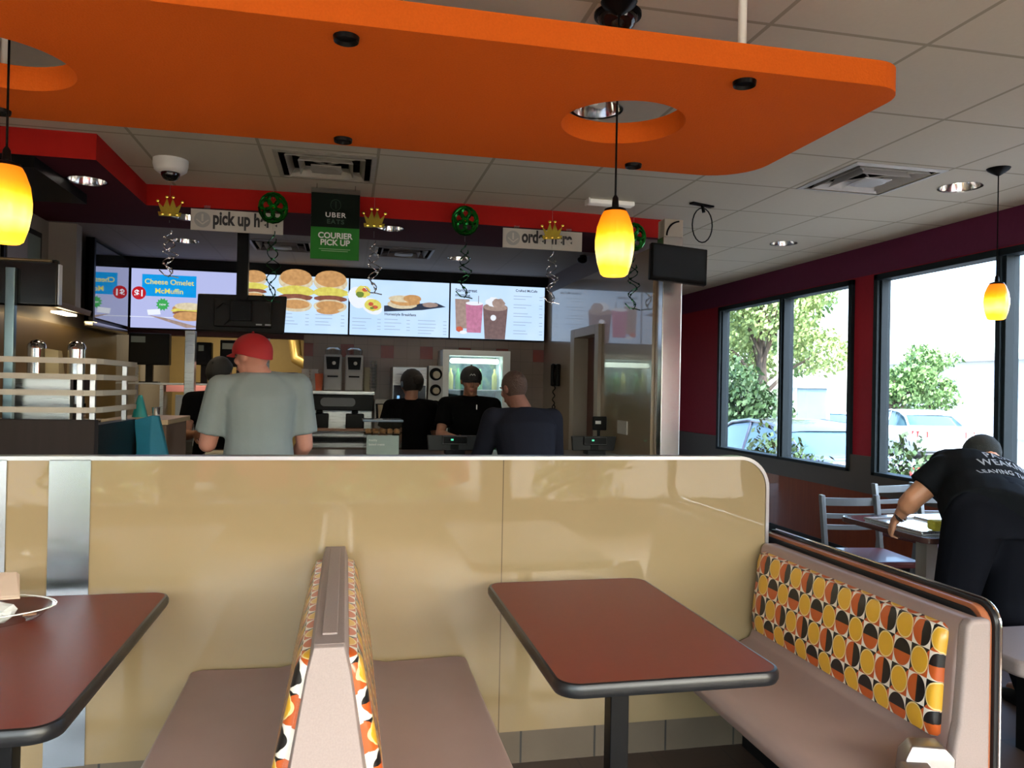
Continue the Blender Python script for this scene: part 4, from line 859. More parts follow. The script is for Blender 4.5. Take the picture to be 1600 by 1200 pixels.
def person(label, J, skinm, top, topm, legm, g=1.0, s=1.0, sleeve=.55, haircol=None, cap=None, eyes=True, curl=.6, cat='person', hem=-.10, extra=None, hv=0):
    """J: joints dict in world coords"""
    J = {k: V(v) for k, v in J.items()}
    root = thing('person', (J['pel'].x, J['pel'].y, 0), label, cat)
    sh = (J['shR']-J['shL']).normalized(); sp = (J['neck']-J['pel']).normalized()
    hp = (J['hipR']-J['hipL']).normalized()
    def torso(mb, k=1.0, ext=0.0, lo=0.0):
        rings = []; W_ = (J['shR']-J['shL']).length/2
        for (t_, a, b) in ((lo, .155*g, .118*g), (.14, .152*g, .115*g), (.35, .138*g, .108*g), (.58, .152*g, .118*g), (.76, .165*g, .118*g), (.88, W_*.86, .100), (.96, W_*.55, .075), (1.0, .062, .060)):
            p = J['pel'].lerp(J['chest'], min(1, t_/.6)) if t_ < .6 else J['chest'].lerp(J['neck'], (t_-.6)/.4)
            if t_ < 0: p = J['pel']+(J['pel']-J['chest']).normalized()*(-t_)*.6
            sd = hp.lerp(sh, max(0, min(1, t_))).normalized(); ax = sp; fr = ax.cross(sd).normalized(); sd = fr.cross(ax)
            rings.append(mb.ring(p, sd*a*k+sd*ext, fr*b*k+fr*ext, 20, .86))
        mb.loft(rings)
        for q in ('L', 'R'): mb.limb([J['sh'+q], J['chest'].lerp(J['neck'], .72)], [.056*s+ext, .062*s+ext], 12); 
    b = MB(); torso(b)
    r_, f_, u_ = frame_from(J['look'], J.get('headup', Za)); hc = J['head']
    b.limb([J['neck']-sp*.03, hc-u_*.05*s-f_*.01], [.062*s*max(1, g*.95), .055*s], 14)
    head(b, hc, r_, f_, u_, s)
    for q, sd in (('L', -1), ('R', 1)):
        b.limb([J['sh'+q], J['el'+q], J['wr'+q]], [.050*s*g, .039*s*g, .026*s], 14)
        m_ = J['el'+q].lerp(J['wr'+q], .3); b.limb([J['el'+q], m_], [.039*s*g, .040*s*g], 12)
        hd = J.get('hd'+q, (J['wr'+q]-J['el'+q])); hand(b, J['wr'+q], hd, J.get('pn'+q, V((0, .3, -1))), sd, curl, s)
        b.limb([J['hip'+q], J['kn'+q], J['an'+q]], [.082*s*g, .056*s*g, .040*s], 14)
        b.limb([J['an'+q], J['an'+q]+V(J.get('foot', (0, 1, 0))).normalized()*.12+V((0, 0, -.035))], [.038, .028], 10)
    put('body', b, skinm, root, remesh=.0065, sm=4)
    c = MB(); torso(c, 1.0, .016, hem)
    for q in ('L', 'R'):
        if sleeve > 1: 
            c.limb([J['sh'+q], J['el'+q], J['el'+q].lerp(J['wr'+q], .88)], [.066*s*g, .054*s*g, .040*s], 14)
        else:
            e_ = J['sh'+q].lerp(J['el'+q], sleeve); a_ = J['sh'+q]; d_ = (e_-a_).normalized(); uu = d_.orthogonal().normalized(); ww = d_.cross(uu)
            c.ball(a_, .066*s*g, 14); c.loft([c.ring(a_, uu*.066*s*g, ww*.066*s*g, 14), c.ring(e_, uu*.068*s*g, ww*.068*s*g, 14)])
    put(top, c, topm, root, remesh=.010, sm=5)
    c = MB()
    for q in ('L', 'R'): c.limb([J['hip'+q], J['kn'+q], J['an'+q]], [.100*s*g, .074*s*g, .060*s], 14)
    pe = J['pel']; fr = sp.cross(hp).normalized(); c.loft([c.ring(pe+sp*.10, hp*.158*g, fr*.122*g, 18, .86), c.ring(pe, hp*.170*g, fr*.128*g, 18, .86), c.ring(pe-Za*.10, hp*.165*g, V((0, 1, 0))*.12*g, 18, .86)])
    put('trousers', c, legm, root, remesh=.012, sm=4)
    ft = V(J.get('foot', (0, 1, 0))).normalized(); rr = ft.cross(Za)
    for q in ('L', 'R'):
        a = V((J['an'+q].x, J['an'+q].y, 0)); c = MB()
        c.loft([[a+ft*y+rr*x*w_*k+Za*z*hh for x, z in ((-1, 0), (1, 0), (1, .5), (.6, 1), (-.6, 1), (-1, .5))] for y, w_, k, hh in ((-.07, .03, 1, .07), (-.02, .04, 1, .095), (.05, .042, 1, .085), (.13, .048, 1, .055), (.19, .035, 1, .035))])
        put('shoe', c, M['black'], root, bevel=.008)
    if haircol:
        hm = mat('hair_%02d_%02d' % (haircol[0]*100, haircol[2]*100), haircol, .7, bump=.6, nscale=120, noise=.3)
        c = MB(); c.ball(hc+u_*.022*s-f_*.014*s, ((.083+hv)*s, (.096+hv)*s, (.100+hv)*s), 18, 0, (r_, f_, u_)); 
        # keep it off the face
        zz = J.get('hairline', .0)
        bm_ = bmesh.new(); vs = [bm_.verts.new(p) for p in c.v]
        for fc in c.f:
            try: bm_.faces.new([vs[i] for i in fc])
            except Exception: pass
        pl_n = (f_*.9-u_*.5).normalized()
        bmesh.ops.bisect_plane(bm_, geom=bm_.verts[:]+bm_.edges[:]+bm_.faces[:], plane_co=hc+f_*.045*s+u_*.03*s, plane_no=pl_n, clear_outer=True)
        bmesh.ops.bisect_plane(bm_, geom=bm_.verts[:]+bm_.edges[:]+bm_.faces[:], plane_co=hc-u_*.06*s, plane_no=-u_, clear_outer=True)
        if cap: bmesh.ops.bisect_plane(bm_, geom=bm_.verts[:]+bm_.edges[:]+bm_.faces[:], plane_co=hc+u_*.03*s, plane_no=u_, clear_outer=True)
        bmesh.ops.holes_fill(bm_, edges=bm_.edges[:])
        bm_.verts.ensure_lookup_table(); bm_.verts.index_update(); d2 = MB(); d2.v = [v.co.copy() for v in bm_.verts]; d2.f = [tuple(v.index for v in fc.verts) for fc in bm_.faces]; d2.mi = [0]*len(d2.f); bm_.free()
        put('hair', d2, hm, root, smooth=True)
    if cap:
        cm, tilt, brim = cap; fw_ = (f_*math.cos(tilt)+u_*math.sin(tilt)).normalized(); uw = r_.cross(fw_)
        cc = hc+u_*.028*s-f_*.006*s; c = MB(); rg = []
        for k in range(9):
            a = k*math.pi/2/8; rg.append(c.ring(cc+uw*.098*s*math.sin(a), r_*.092*s*max(.02, math.cos(a)), fw_*.116*s*max(.02, math.cos(a)), 22))
        rg.insert(0, [p-uw*(.018+.028*max(0, -(p-cc).dot(fw_))/.116)*s for p in c.ring(cc, r_*.092*s, fw_*.114*s, 22)])
        c.loft(rg); c.ball(cc+uw*.1*s, .008, 8)
        cp = put('cap', c, cm, root, smooth=True)
        c = MB(); n = 10; t0 = []; t1 = []
        for k in range(n+1):
            a = -1.15+2.3*k/n; i_ = cc+(r_*.088*math.sin(a)+fw_*.110*math.cos(a))*s-uw*.012*s; o_ = cc+(r_*.080*math.sin(a)+fw_*(.104*math.cos(a)+brim*math.cos(a*1.2)))*s-uw*(.024+.012*(1-math.cos(a*1.2)))*s
            t0.append(i_); t1.append(o_)
        c.loft([t0, t1, [p-uw*.005 for p in t1], [p-uw*.005 for p in t0], t0], closed=False, caps=False)
        put('brim', c, cm, cp, smooth=True)
        root['cap_centre'] = 0; del root['cap_centre']
    if eyes:
        for k in (-1, 1):
            e_ = put('eye', MB().ball(hc+f_*.081*s+r_*k*.030*s+u_*.008*s, (.013*s, .009*s, .007*s), 10, 0, (r_, f_, u_)), mat('eye_white', (.55, .5, .46), .25, noise=0), root, smooth=True)
            put('iris', MB().ball(hc+f_*.088*s+r_*k*.030*s+u_*.007*s, (.0055*s, .004*s, .006*s), 8, 0, (r_, f_, u_)), M['black'], e_, smooth=True)
            put('eyebrow', MB().limb([hc+f_*.090*s+r_*k*.014*s+u_*.030*s, hc+f_*.080*s+r_*k*.048*s+u_*.032*s], [.004, .003], 6), mat('dark_brow', (.02, .015, .012), .8, noise=0), root, smooth=True)
        put('lips', MB().ball(hc+f_*.094*s-u_*.061*s, (.021*s, .006*s, .008*s), 10, 0, (r_, f_, u_)), mat('lip', (.30, .10, .08), .45, noise=0), root, smooth=True)
    return root, (hc, r_, f_, u_)
def standing(x, y, top, face, sw=.20, look=None, armL=None, armR=None, lean=0, hs=1.0, headdx=0, headfwd=.02):
    """face: unit-ish (x,y) heading; returns joints. L/R are the person's own sides"""
    f = V((face[0], face[1], 0)).normalized(); r = f.cross(Za); H = top
    k = H/1.75
    pel = V((x, y, .96*k))-f*lean*.3; neck = V((x, y, 1.50*k))+f*lean*.7; chest = pel.lerp(neck, .58)
    J = dict(pel=pel, chest=chest, neck=neck, head=neck+V((0, 0, .135*hs))+f*headfwd+r*headdx, look=look or f, foot=f)
    for q, s_ in (('L', -1), ('R', 1)):
        J['sh'+q] = neck+r*s_*sw-Za*.075*k; J['hip'+q] = pel+r*s_*.10-Za*.05; J['kn'+q] = V((x, y, .50*k))+r*s_*.115+f*.02; J['an'+q] = V((x, y, .085))+r*s_*.12-f*.02
    def arm(q, s_, a):
        if a is None: a = (.04, .0, -.29, .05, .06, -.25)
        e_ = J['sh'+q]+r*s_*a[0]+f*a[1]+Za*a[2]; J['el'+q] = e_; J['wr'+q] = e_+r*s_*a[3]+f*a[4]+Za*a[5]; J['pn'+q] = -r*s_
    arm('L', -1, armL); arm('R', 1, armR); return J
tee = mat('pale_grey_blue_cotton', (.22, .25, .255), .85, noise=.08, bump=.5, nscale=7); blk = mat('black_uniform_cloth', (.0035, .0035, .004), .95, spec=.05, noise=.1); jean = mat('dark_denim', (.03, .04, .07), .8); navy = mat('dark_navy_jacket', (.013, .0135, .021), .9, spec=.1, noise=.1)
redc = mat('red_cap_cloth', (.40, .010, .014), .7, noise=.06); blkc = mat('black_cap_cloth', (.015, .015, .016), .7, noise=.05)
# grey t-shirt, red cap, back to us, looking left
J = standing(-.468, 4.50, 1.71, (-.25, 1), sw=.205, look=V((-.85, .62, -.10)), armL=(.06, .05, -.28, -.02, .24, .03), armR=(.05, .02, -.29, -.02, .2, -.10), headdx=-.045, headfwd=.02)
J['head'].z += .0
for q in ('neck', 'shL', 'shR', 'chest'): J[q].z += .045
J['shL'].z -= .02
p_, (hc, hr, hf, hu) = person('man in pale grey t-shirt and red cap, back to the camera, head turned left', J, M['skin'], 't_shirt', tee, jean, g=1.18, s=1.04, sleeve=.80, cap=(redc, .10, .065), curl=.9, hem=-.22)
put('cap_logo', MB().ball(hc+hu*.045-hr*.083+hf*.03, (.004, .012, .012), 10, 0, (hr, hf, hu)), lw, p_)
# worker behind him in black cap
J = standing(-.97, 6.28, 1.61, (.25, -1), sw=.185, look=V((-.45, -.9, -.55)), armL=(.05, .12, -.25, -.05, .24, .02), armR=(.05, .12, -.25, -.05, .24, .02), lean=.1, headfwd=.09)
person('kitchen worker in black cap, half hidden behind the man in the red cap', J, M['skin2'], 'uniform_shirt', blk, blk, sleeve=.6, cap=(blkc, -.45, .07), eyes=True, haircol=(.02, .015, .012))
# dark haired worker seen from behind
J = standing(.56, 6.78, 1.555, (.15, 1), sw=.175, look=V((-.5, 1, -.15)), armL=(.07, .03, -.26, .02, .18, -.10), armR=(.05, .08, -.26, -.05, .2, -.06))
p_, (hc, hr, hf, hu) = person('worker in black uniform with dark tied-up hair, back turned, beside the round cup dispensers', J, M['skin2'], 'uniform_shirt', blk, blk, sleeve=.7, haircol=(.016, .013, .012), hv=.018)
put('hair_bun', MB().ball(hc-hf*.12+hu*.02, (.05, .045, .05), 14), mat('hair_02_01', (.016, .013, .012), .7, bump=.6, nscale=120, noise=.3), p_, smooth=True)
put('headset', MB().tube([hc+hr*.09*math.cos(a)+hu*(.02+.105*math.sin(a)) for a in [k*math.pi/12 for k in range(13)]], .005, 6).ball(hc-hr*.092, (.015, .03, .03), 10), mat('headset_blue_grey', (.10, .16, .22), .4), p_, smooth=True)
# cashier facing us
J = standing(1.02, 6.42, 1.60, (-.05, -1), sw=.20, look=V((-.05, -1, -.22)), armL=(.05, .12, -.24, -.10, .22, -.02), armR=(.05, .12, -.24, -.12, .22, -.02), lean=.08, headfwd=.06)
p_, (hc, hr, hf, hu) = person('cashier in black polo and black cap facing the camera and looking down at the register', J, M['skin2'], 'polo_shirt', blk, blk, sleeve=.7, cap=(blkc, .12, .05), haircol=(.02, .015, .012), curl=.8)
put('cap_logo', MB().tube([hc+hf*.106+hu*.066+hr*.022*k+hu*z for k, z in ((-1, 0), (-.5, .014), (0, .002), (.5, .014), (1, 0))], .003, 6), lw, p_)
put('collar', MB().tube([J['neck']+V((.065*math.cos(a), .06*math.sin(a), .0)) for a in [k*math.pi/10 for k in range(21)]], .014, 8), blk, p_, smooth=True)
put('name_badge', MB().box((1.055, J['chest'].y-.142, 1.27), (1.063, J['chest'].y-.136, 1.31)), lw, p_)
# customer at the register, leaning, back to us
J = standing(1.165, 4.88, 1.53, (-.12, 1), sw=.205, look=V((-.55, 1, -.35)), armL=(.05, .10, -.25, -.03, .24, -.02), armR=(.06, .08, -.25, -.03, .24, -.02), lean=.14, headfwd=.05, headdx=-.05)
person('customer in dark navy jacket with short brown hair at the register, back to camera', J, mat('ruddy_skin', (.24, .10, .07), .5, noise=.08), 'jacket', navy, jean, g=1.22, sleeve=2, haircol=(.07, .035, .025), curl=.8, hem=-.2)
# person bending over the window table
J = dict(pel=V((3.02, 3.10, .90)), chest=V((3.10, 3.26, .99)), neck=V((3.245, 3.42, 1.075)), head=V((3.375, 3.52, 1.11)), look=V((.25, .75, -.65)), headup=V((.3, .8, .6)), foot=(.2, 1, 0),
 shL=V((2.975, 3.35, 1.07)), shR=V((3.50, 3.32, .985)), elL=V((2.84, 3.40, .925)), wrL=V((2.835, 3.50, .815)), elR=V((3.62, 3.46, .84)), wrR=V((3.56, 3.62, .79)),
 hdL=V((.02, .45, -.45)), pnL=V((.5, 0, -.6)), hdR=V((-.2, 1, -.05)), pnR=V((0, .1, -1)), hipL=V((2.92, 3.10, .86)), hipR=V((3.14, 3.07, .86)), knL=V((2.88, 3.16, .48)), knR=V((3.13, 3.12, .48)), anL=V((2.84, 3.02, .09)), anR=V((3.14, 2.99, .09)))
tsh = mat('black_tshirt_cloth', (.007, .008, .010), .9, spec=.1, noise=.15, nscale=50)
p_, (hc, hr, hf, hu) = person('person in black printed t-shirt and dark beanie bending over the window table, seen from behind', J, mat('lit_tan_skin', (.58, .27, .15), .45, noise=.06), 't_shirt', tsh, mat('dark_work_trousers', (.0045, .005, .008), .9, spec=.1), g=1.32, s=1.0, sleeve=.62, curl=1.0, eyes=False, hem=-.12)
c = MB(); c.ball(hc+hu*.045-hf*.006, (.094, .112, .098), 18, 0, (hr, hf, hu)); put('beanie', c, mat('charcoal_knit', (.028, .032, .032), .9, bump=.5, nscale=200), p_, smooth=True)
put('wristwatch', MB().lathe(V((2.84, 3.485, .826)), [(.030, -.010), (.034, -.008), (.034, .008), (.030, .010)], 18, ax=V((-.2, .9, -.45))), M['chrome'], p_, smooth=True)
# shirt print, lying on the back
from mathutils.bvhtree import BVHTree
prn = mat('grey_shirt_print', (.36, .38, .42), .8, noise=0)
bx_ = (J['shR']-J['shL']).normalized(); by_ = (J['neck']-J['chest']); by_ = (by_-bx_*by_.dot(bx_)).normalized(); bz = bx_.cross(by_)
if bz.z < 0: bz = -bz
shirt = [o for o in bpy.data.objects if o.parent == p_ and o.name.startswith('t_shirt')][0]
bpy.context.view_layer.update(); dg = bpy.context.evaluated_depsgraph_get(); ev = shirt.evaluated_get(dg); tm = ev.to_mesh()
bv = BVHTree.FromPolygons([v.co.copy() for v in tm.vertices], [tuple(f.vertices) for f in tm.polygons]); ev.to_mesh_clear()
base = wloc(p_); org = J['chest'].lerp(J['neck'], .22)+bx_*.05
for k, (s_, sz) in enumerate((('PAIN IS', .062), ('WEAKNESS', .062), ('LEAVING THE BODY', .042))):
    tx = text(s_, sz, prn, 'lettering', p_, org+bz*.30+by_*(.0-.062*k), bx_, by_, align='CENTER', bold=.001, depth=.0, spacing=1.1)
    bm_ = bmesh.new(); bm_.from_mesh(tx.data); bad = []
    for v in bm_.verts:
        h_ = bv.ray_cast(v.co, -bz)
        if h_[0] is not None and h_[3] < .5: v.co = h_[0]+bz*.002
        else: bad.append(v)
    bmesh.ops.delete(bm_, geom=bad, context='VERTS'); bm_.to_mesh(tx.data); bm_.free()
# ------------------------------------------------------------------ front counter and registers
fc = thing('front_counter', (.7, 5.6, 0), 'long brown front counter behind the partition with the cash registers on it', 'counter')
put('worktop', MB().box((-.95, 5.42, .925), (2.05, 6.0, .96)), mat('brown_worktop', (.10, .07, .05), .3, coat=.3), fc, bevel=.004)
put('front_panel', MB().box((-.93, 5.46, .08), (2.05, 5.5, .925)).box((-.95, 5.46, .08), (-.91, 5.98, .925)), M['darkwood'], fc)
put('plinth', MB().box((-.9, 5.52, 0), (2.05, 5.9, .08)), M['black'], fc)
def register(x, y, label, w=.40):
    t = thing('cash_register', (x, y, .96), label, 'cash register', 'black cash registers on the counter')
    g_ = mat('glow_lcd', (.01, .05, .03), .3, emit=(.10, .75, .42), es=.5, noise=0)
    put('stand', MB().loft([[V((x+a*.07, y+b*.06, z)) for a, b in ((-1, -1), (1, -1), (1, 1), (-1, 1))] for z in (.96, .99)]).box((x-.03, y-.01, .98), (x+.03, y+.03, 1.06)), M['black'], t)
    put('display_housing', MB().prism([(x-w/2+.01, .985), (x+w/2-.02, .985), (x+w/2, 1.095), (x-w/2, 1.095)], XZ, y, y+.035), mat('matte_black_shell', (.008, .008, .009), .6), t, bevel=.006)
    put('customer_display', MB().box((x-.09, y-.03, 1.03), (x+.09, y, 1.095)), M['black'], t, bevel=.004)
    put('display_rim', MB().tube([(x-.088, y-.031, 1.035), (x+.088, y-.031, 1.035), (x+.088, y-.031, 1.09), (x-.088, y-.031, 1.09), (x-.088, y-.031, 1.035)], .002, 4), mat('dark_grey_rim', (.12, .12, .12), .5), t)
    put('readout', MB().box((x-.03, y-.034, 1.060), (x-.012, y-.030, 1.072)), g_, t)
    return t
register(.79, 5.62, 'black cash register in front of the cashier, left of the two')
register(1.87, 5.62, 'black cash register at the right end of the counter by the tan wall', .36)
t = thing('pastry_case', (.26, 5.6, .96), 'small clear pastry display case with pale panel on the counter', 'display case')
put('case_body', MB().box((.13, 5.5, .96), (.395, 5.74, 1.20)), M['clear'], t)
put('front_card', MB().box((.15, 5.492, .965), (.375, 5.498, 1.10)), mat('pale_green_card', (.26, .33, .30), .5), t)
put('lid', MB().box((.12, 5.49, 1.195), (.405, 5.75, 1.212)), mat('blue_grey_plastic', (.12, .17, .22), .2, coat=.6), t, bevel=.006)
put('shelf', MB().box((.135, 5.505, 1.105), (.39, 5.735, 1.112)), M['clear'], t)
text('freshly', .022, lw, 'lettering', t, (.165, 5.491, 1.06)); text('baked treats', .022, lw, 'lettering', t, (.165, 5.491, 1.03))
for i in range(5):
    q = tag(put('pastry', MB().lathe((.165+.05*i, 5.6, 1.113), [(.001, 0), (.022, 0), (.026, .012), (.018, .028), (.001, .032)], 12), mat('pastry_brown', (.32, .15, .05), .7), None, smooth=True), 'golden brown pastry inside the clear display case', 'pastry', 'pastries in the display case')
t = thing('card_terminal', (1.99, 5.85, .96), 'black card terminal on a stalk behind the right register', 'card reader')
put('stalk', MB().tube([(1.98, 5.85, .96), (1.98, 5.85, 1.15)], .012, 8), M['black'], t); put('body', MB().box((1.93, 5.83, 1.13), (2.04, 5.87, 1.24)), M['black'], t, bevel=.006); put('screen', MB().box((1.945, 5.825, 1.18), (1.99, 5.83, 1.205)), lw, t)
# ------------------------------------------------------------------ kitchen back counter and machines
bc_ = thing('back_counter', (.55, 7.55, 0), 'stainless back counter under the coffee brewers', 'counter')
put('worktop', MB().box((-.42, 7.2, .88), (.43, 7.94, .92)), M['steelh'], bc_); put('cabinet', MB().box((-.40, 7.24, 0), (.42, 7.94, .88)), mat('brown_cabinet', (.12, .07, .045), .5), bc_)
put('shelf', MB().box((-.42, 7.2, 1.03), (.42, 7.34, 1.05)), mat('orange_brown_shelf', (.22, .10, .05), .4), bc_)
t = thing('coffee_brewer', (-.07, 7.6, .92), 'wide double coffee brewer with stainless top and black front', 'coffee machine')
put('back_column', MB().box((-.39, 7.6, .92), (.25, 7.85, 1.22)), M['steelh'], t)
put('brew_head', MB().box((-.40, 7.42, 1.21), (.26, 7.85, 1.36)), M['black'], t, bevel=.008); put('top_plate', MB().box((-.41, 7.40, 1.36), (.27, 7.86, 1.395)), M['steelh'], t, bevel=.004)
put('drip_tray', MB().box((-.40, 7.36, .92), (.26, 7.6, .96)), M['black'], t)
put('control_panel', MB().prism(rrect(-.23, 1.25, .09, 1.33, .035, 6), XZ, 7.412, 7.42), mat('dark_grey_panel', (.05, .05, .055), .3), t)
for x in (-.24, .09): put('brew_basket', MB().box((x-.085, 7.44, 1.04), (x+.085, 7.6, 1.18)).box((x-.03, 7.5, 1.18), (x+.03, 7.56, 1.21)), M['black'], t, bevel=.01)
def grinder(x, label):
    t = thing('coffee_grinder', (x, 7.62, 1.395), label, 'grinder', 'coffee grinders on the brewer')
    put('body', MB().box((x-.085, 7.52, 1.396), (x+.085, 7.74, 1.74)), mat('pale_grey_enamel', (.42, .42, .42), .35), t, bevel=.012)
    put('window', MB().prism([(x-.055, 1.60), (x+.055, 1.60), (x+.065, 1.72), (x-.065, 1.72)], XZ, 7.512, 7.52), M['black'], t)
    put('bean_hopper', MB().lathe((x, 7.63, 1.74), [(.075, 0), (.082, .05), (.06, .07), (.001, .075)], 16), M['clear'], t, smooth=True)
    put('dial', MB().ball((x+.01, 7.51, 1.66), (.018, .005, .018), 10), lw, t)
    put('badge', MB().box((x-.05, 7.515, 1.525), (x+.05, 7.52, 1.54)), M['black'], t)
grinder(-.125, 'pale coffee grinder on top of the brewer, left of the pair'); grinder(.075, 'pale coffee grinder on top of the brewer, right of the pair')
def cups(x, y, z, n, label, m_, r=.04, step=.03, group=None):
    b = MB()
    for i in range(n): b.lathe((x, y, z+step*i), [(r*.75, 0), (r, .05), (r*1.08, .052)], 14)
    return tag(put('cup_stack', b, m_, None, smooth=True), label, 'cup stack', group)
cupm = mat('translucent_cup', (.55, .50, .36), .35, noise=.05)
cups(.20, 7.6, 1.396, 7, 'stack of clear cups just right of the coffee grinders', cupm); cups(.255, 7.5, 1.396, 9, 'taller stack of clear cups at the right end of the brewer top', M['clear'], .036)
cups(-.30, 7.6, 1.396, 6, 'stack of white cups left of the coffee grinders', M['white']); cups(-.375, 7.55, 1.396, 6, 'stack of white cups at the left end of the brewer', M['white'])
tag(put('orange_lid_cup', MB().lathe((-.25, 7.5, 1.396), [(.001, 0), (.03, 0), (.04, .16), (.001, .16)], 14), mat('orange_lid', (.62, .14, .06), .5), None, smooth=True), 'cup with orange top beside the white cup stacks', 'cup')
tag(put('blue_box', MB().box((-.62, 7.45, 1.35), (-.44, 7.7, 1.56)), mat('dark_blue_carton', (.02, .035, .13), .5), None, bevel=.004), 'dark blue carton on the shelf left of the cup stacks', 'box')
tag(put('carton_shelf', MB().box((-.72, 7.4, 1.32), (-.43, 7.9, 1.35)), M['steelh'], None), 'steel shelf carrying the dark blue carton', 'shelf')
t = thing('lid_dispenser', (.34, 7.5, .92), 'small white lid dispenser on the back counter', 'dispenser')
put('case', MB().box((.27, 7.45, .92), (.43, 7.65, 1.32)), mat('grey_white_plastic', (.42, .41, .40), .4), t, bevel=.01); put('opening', MB().prism([(.29, 1.13), (.40, 1.13), (.41, 1.28), (.28, 1.28)], XZ, 7.44, 7.452), M['black'], t); put('lids', MB().lathe((.345, 7.44, 1.14), [(.001, 0), (.035, 0), (.045, .13), (.001, .13)], 12), cupm, t, smooth=True)
t = thing('drink_machine', (.65, 7.6, .0), 'tall steel drink machine behind the dark haired worker', 'drink machine')
put('cabinet', MB().box((.44, 7.52, 0), (.775, 7.9, 1.64)), M['steelh'], t, bevel=.006); put('control_panel', MB().box((.45, 7.50, 1.0), (.76, 7.52, 1.46)), mat('blue_black_panel', (.015, .02, .035), .2, coat=.4), t)
put('glow_window', MB().box((.485, 7.495, 1.27), (.51, 7.50, 1.36)), mat('blue_glow', (.05, .1, .2), .3, emit=(.25, .55, .9), es=.35, noise=0), t)
t = thing('cup_dispenser', (.84, 7.5, 1.1), 'steel panel with three round cup dispensers left of the bright window', 'cup dispenser')
put('panel', MB().box((.785, 7.48, 1.16), (.925, 7.6, 1.655)), mat('pale_steel_panel', (.45, .45, .44), .35, .2), t, bevel=.004)
for z, r in ((1.575, .062), (1.42, .055), (1.255, .065)):
    a = put('ring', MB().lathe((.855, 7.478, z), [(.001, .002), (r, .002), (r, .008), (r*.8, .012)], 24, ax=(0, -1, 0)), M['black'], t, smooth=True)
    put('cup', MB().lathe((.86, 7.47, z-.008), [(.001, .03), (r*.55, .03), (r*.62, 0)], 18, ax=(0, -1, 0)), cupm, a, smooth=True)
put('support', MB().box((.79, 7.5, .0), (.92, 7.6, 1.16)), M['black'], t)
# white framed lit window in the kitchen wall
kw = thing('display_cooler', (1.26, 7.85, 0), 'white framed glass-door cooler with a bright lamp reflection at its top behind the cashier', 'cooler')
fr = MB().box((.925, 7.50, .0), (.985, 7.94, 1.82)).box((1.525, 7.50, .0), (1.60, 7.94, 1.82)).box((.985, 7.50, 1.765), (1.525, 7.94, 1.82)).box((.985, 7.50, .0), (1.525, 7.94, .4)).box((.985, 7.9, .4), (1.525, 7.94, 1.765))
put('cabinet', fr, mat('cooler_white', (.80, .86, .88), .35, noise=0), kw)
put('lamp', MB().limb([(1.03, 7.60, 1.715), (1.48, 7.60, 1.715)], [.026, .026], 12), M['tube'], kw, smooth=True)  # glowing tube stands for a lamp's reflection in the glass
m_ = bpy.data.materials.new('trees_in_glass'); t_, b, o_ = nodes(m_); s, tc = coords(t_)
n1 = noise(t_, tc, 7, 5); cr = t_.nodes.new('ShaderNodeValToRGB'); t_.links.new(n1, cr.inputs[0]); e = cr.color_ramp.elements; e[0].position = .35; e[0].color = (.03, .07, .09, 1); e[1].position = .68; e[1].color = (.22, .32, .16, 1); x = e.new(.52); x.color = (.07, .16, .16, 1)  # mottled colours put in for the trees seen in the glass
t_.links.new(cr.outputs[0], b.inputs['Base Color'])
put('liner', MB().box((.985, 7.86, .4), (1.525, 7.9, 1.765)), m_, kw)
for z in (.75, 1.1, 1.42): put('shelf', MB().box((.99, 7.6, z), (1.52, 7.86, z+.012)), M['steelh'], kw)
put('door_glass', MB().box((.985, 7.505, .4), (1.525, 7.512, 1.765)), m_glass('cooler_glass', (.85, .95, .96), .12), kw)
for zi, z in enumerate((.762, 1.112, 1.432)):
    for i in range(7):
        x = 1.03+.075*i; b = MB().lathe((x, 7.7, z), [(.001, 0), (.028, 0), (.028, .14), (.012, .18), (.012, .21), (.001, .21)], 12)
        if not (zi == 2 and i in (2, 5)): tag(put('drink_bottle', b, mat(('green_bottle', 'teal_bottle', 'yellow_bottle')[(i+zi) % 3], ((.07, .22, .08), (.05, .22, .24), (.36, .34, .10))[(i+zi) % 3], .25, coat=.4), None, smooth=True), 'small drink bottle on a shelf inside the white framed cooler', 'bottle', 'bottles in the glass-door cooler')
lt = bpy.data.lights.new('cooler_glow', 'AREA'); lt.shape = 'RECTANGLE'; lt.size = .45; lt.size_y = .04; lt.energy = .55; lt.color = (.9, .97, 1)
q = bpy.data.objects.new('cooler_glow', lt); COL.objects.link(q); q.location = (1.255, 7.62, 1.68); q.rotation_euler = (.5, 0, 0)
t = thing('wall_phone', (2.03, 7.4, 1.3), 'black wall telephone with hanging cord on the tan wall', 'telephone')
put('base', MB().box((2.02, 7.28, 1.48), (2.06, 7.52, 1.70)), M['black'], t, bevel=.01); put('handset', MB().limb([(2.0, 7.34, 1.68), (1.99, 7.34, 1.60), (2.0, 7.34, 1.50)], [.024, .014, .024], 10), M['black'], t, smooth=True)
put('cord', MB().tube([(2.02+.012*math.sin(i), 7.36+.02*math.sin(i*.12), 1.48-.012*i if i < 22 else 1.48-.012*44+.012*i) for i in range(30)], .006, 6), M['black'], t, smooth=True)
tag(put('door_notice', MB().box((2.155, 6.18, 1.02), (2.162, 6.36, 1.22)), mat('yellow_notice', (.50, .36, .08), .6), None), 'yellow notice on the door in the tan wall', 'notice')
tag(put('wall_notice', MB().box((2.052, 5.42, 1.12), (2.06, 5.62, 1.22)), mat('pale_notice', (.42, .40, .36), .6), None), 'small pale notice low on the tan wall near the steel post', 'notice')
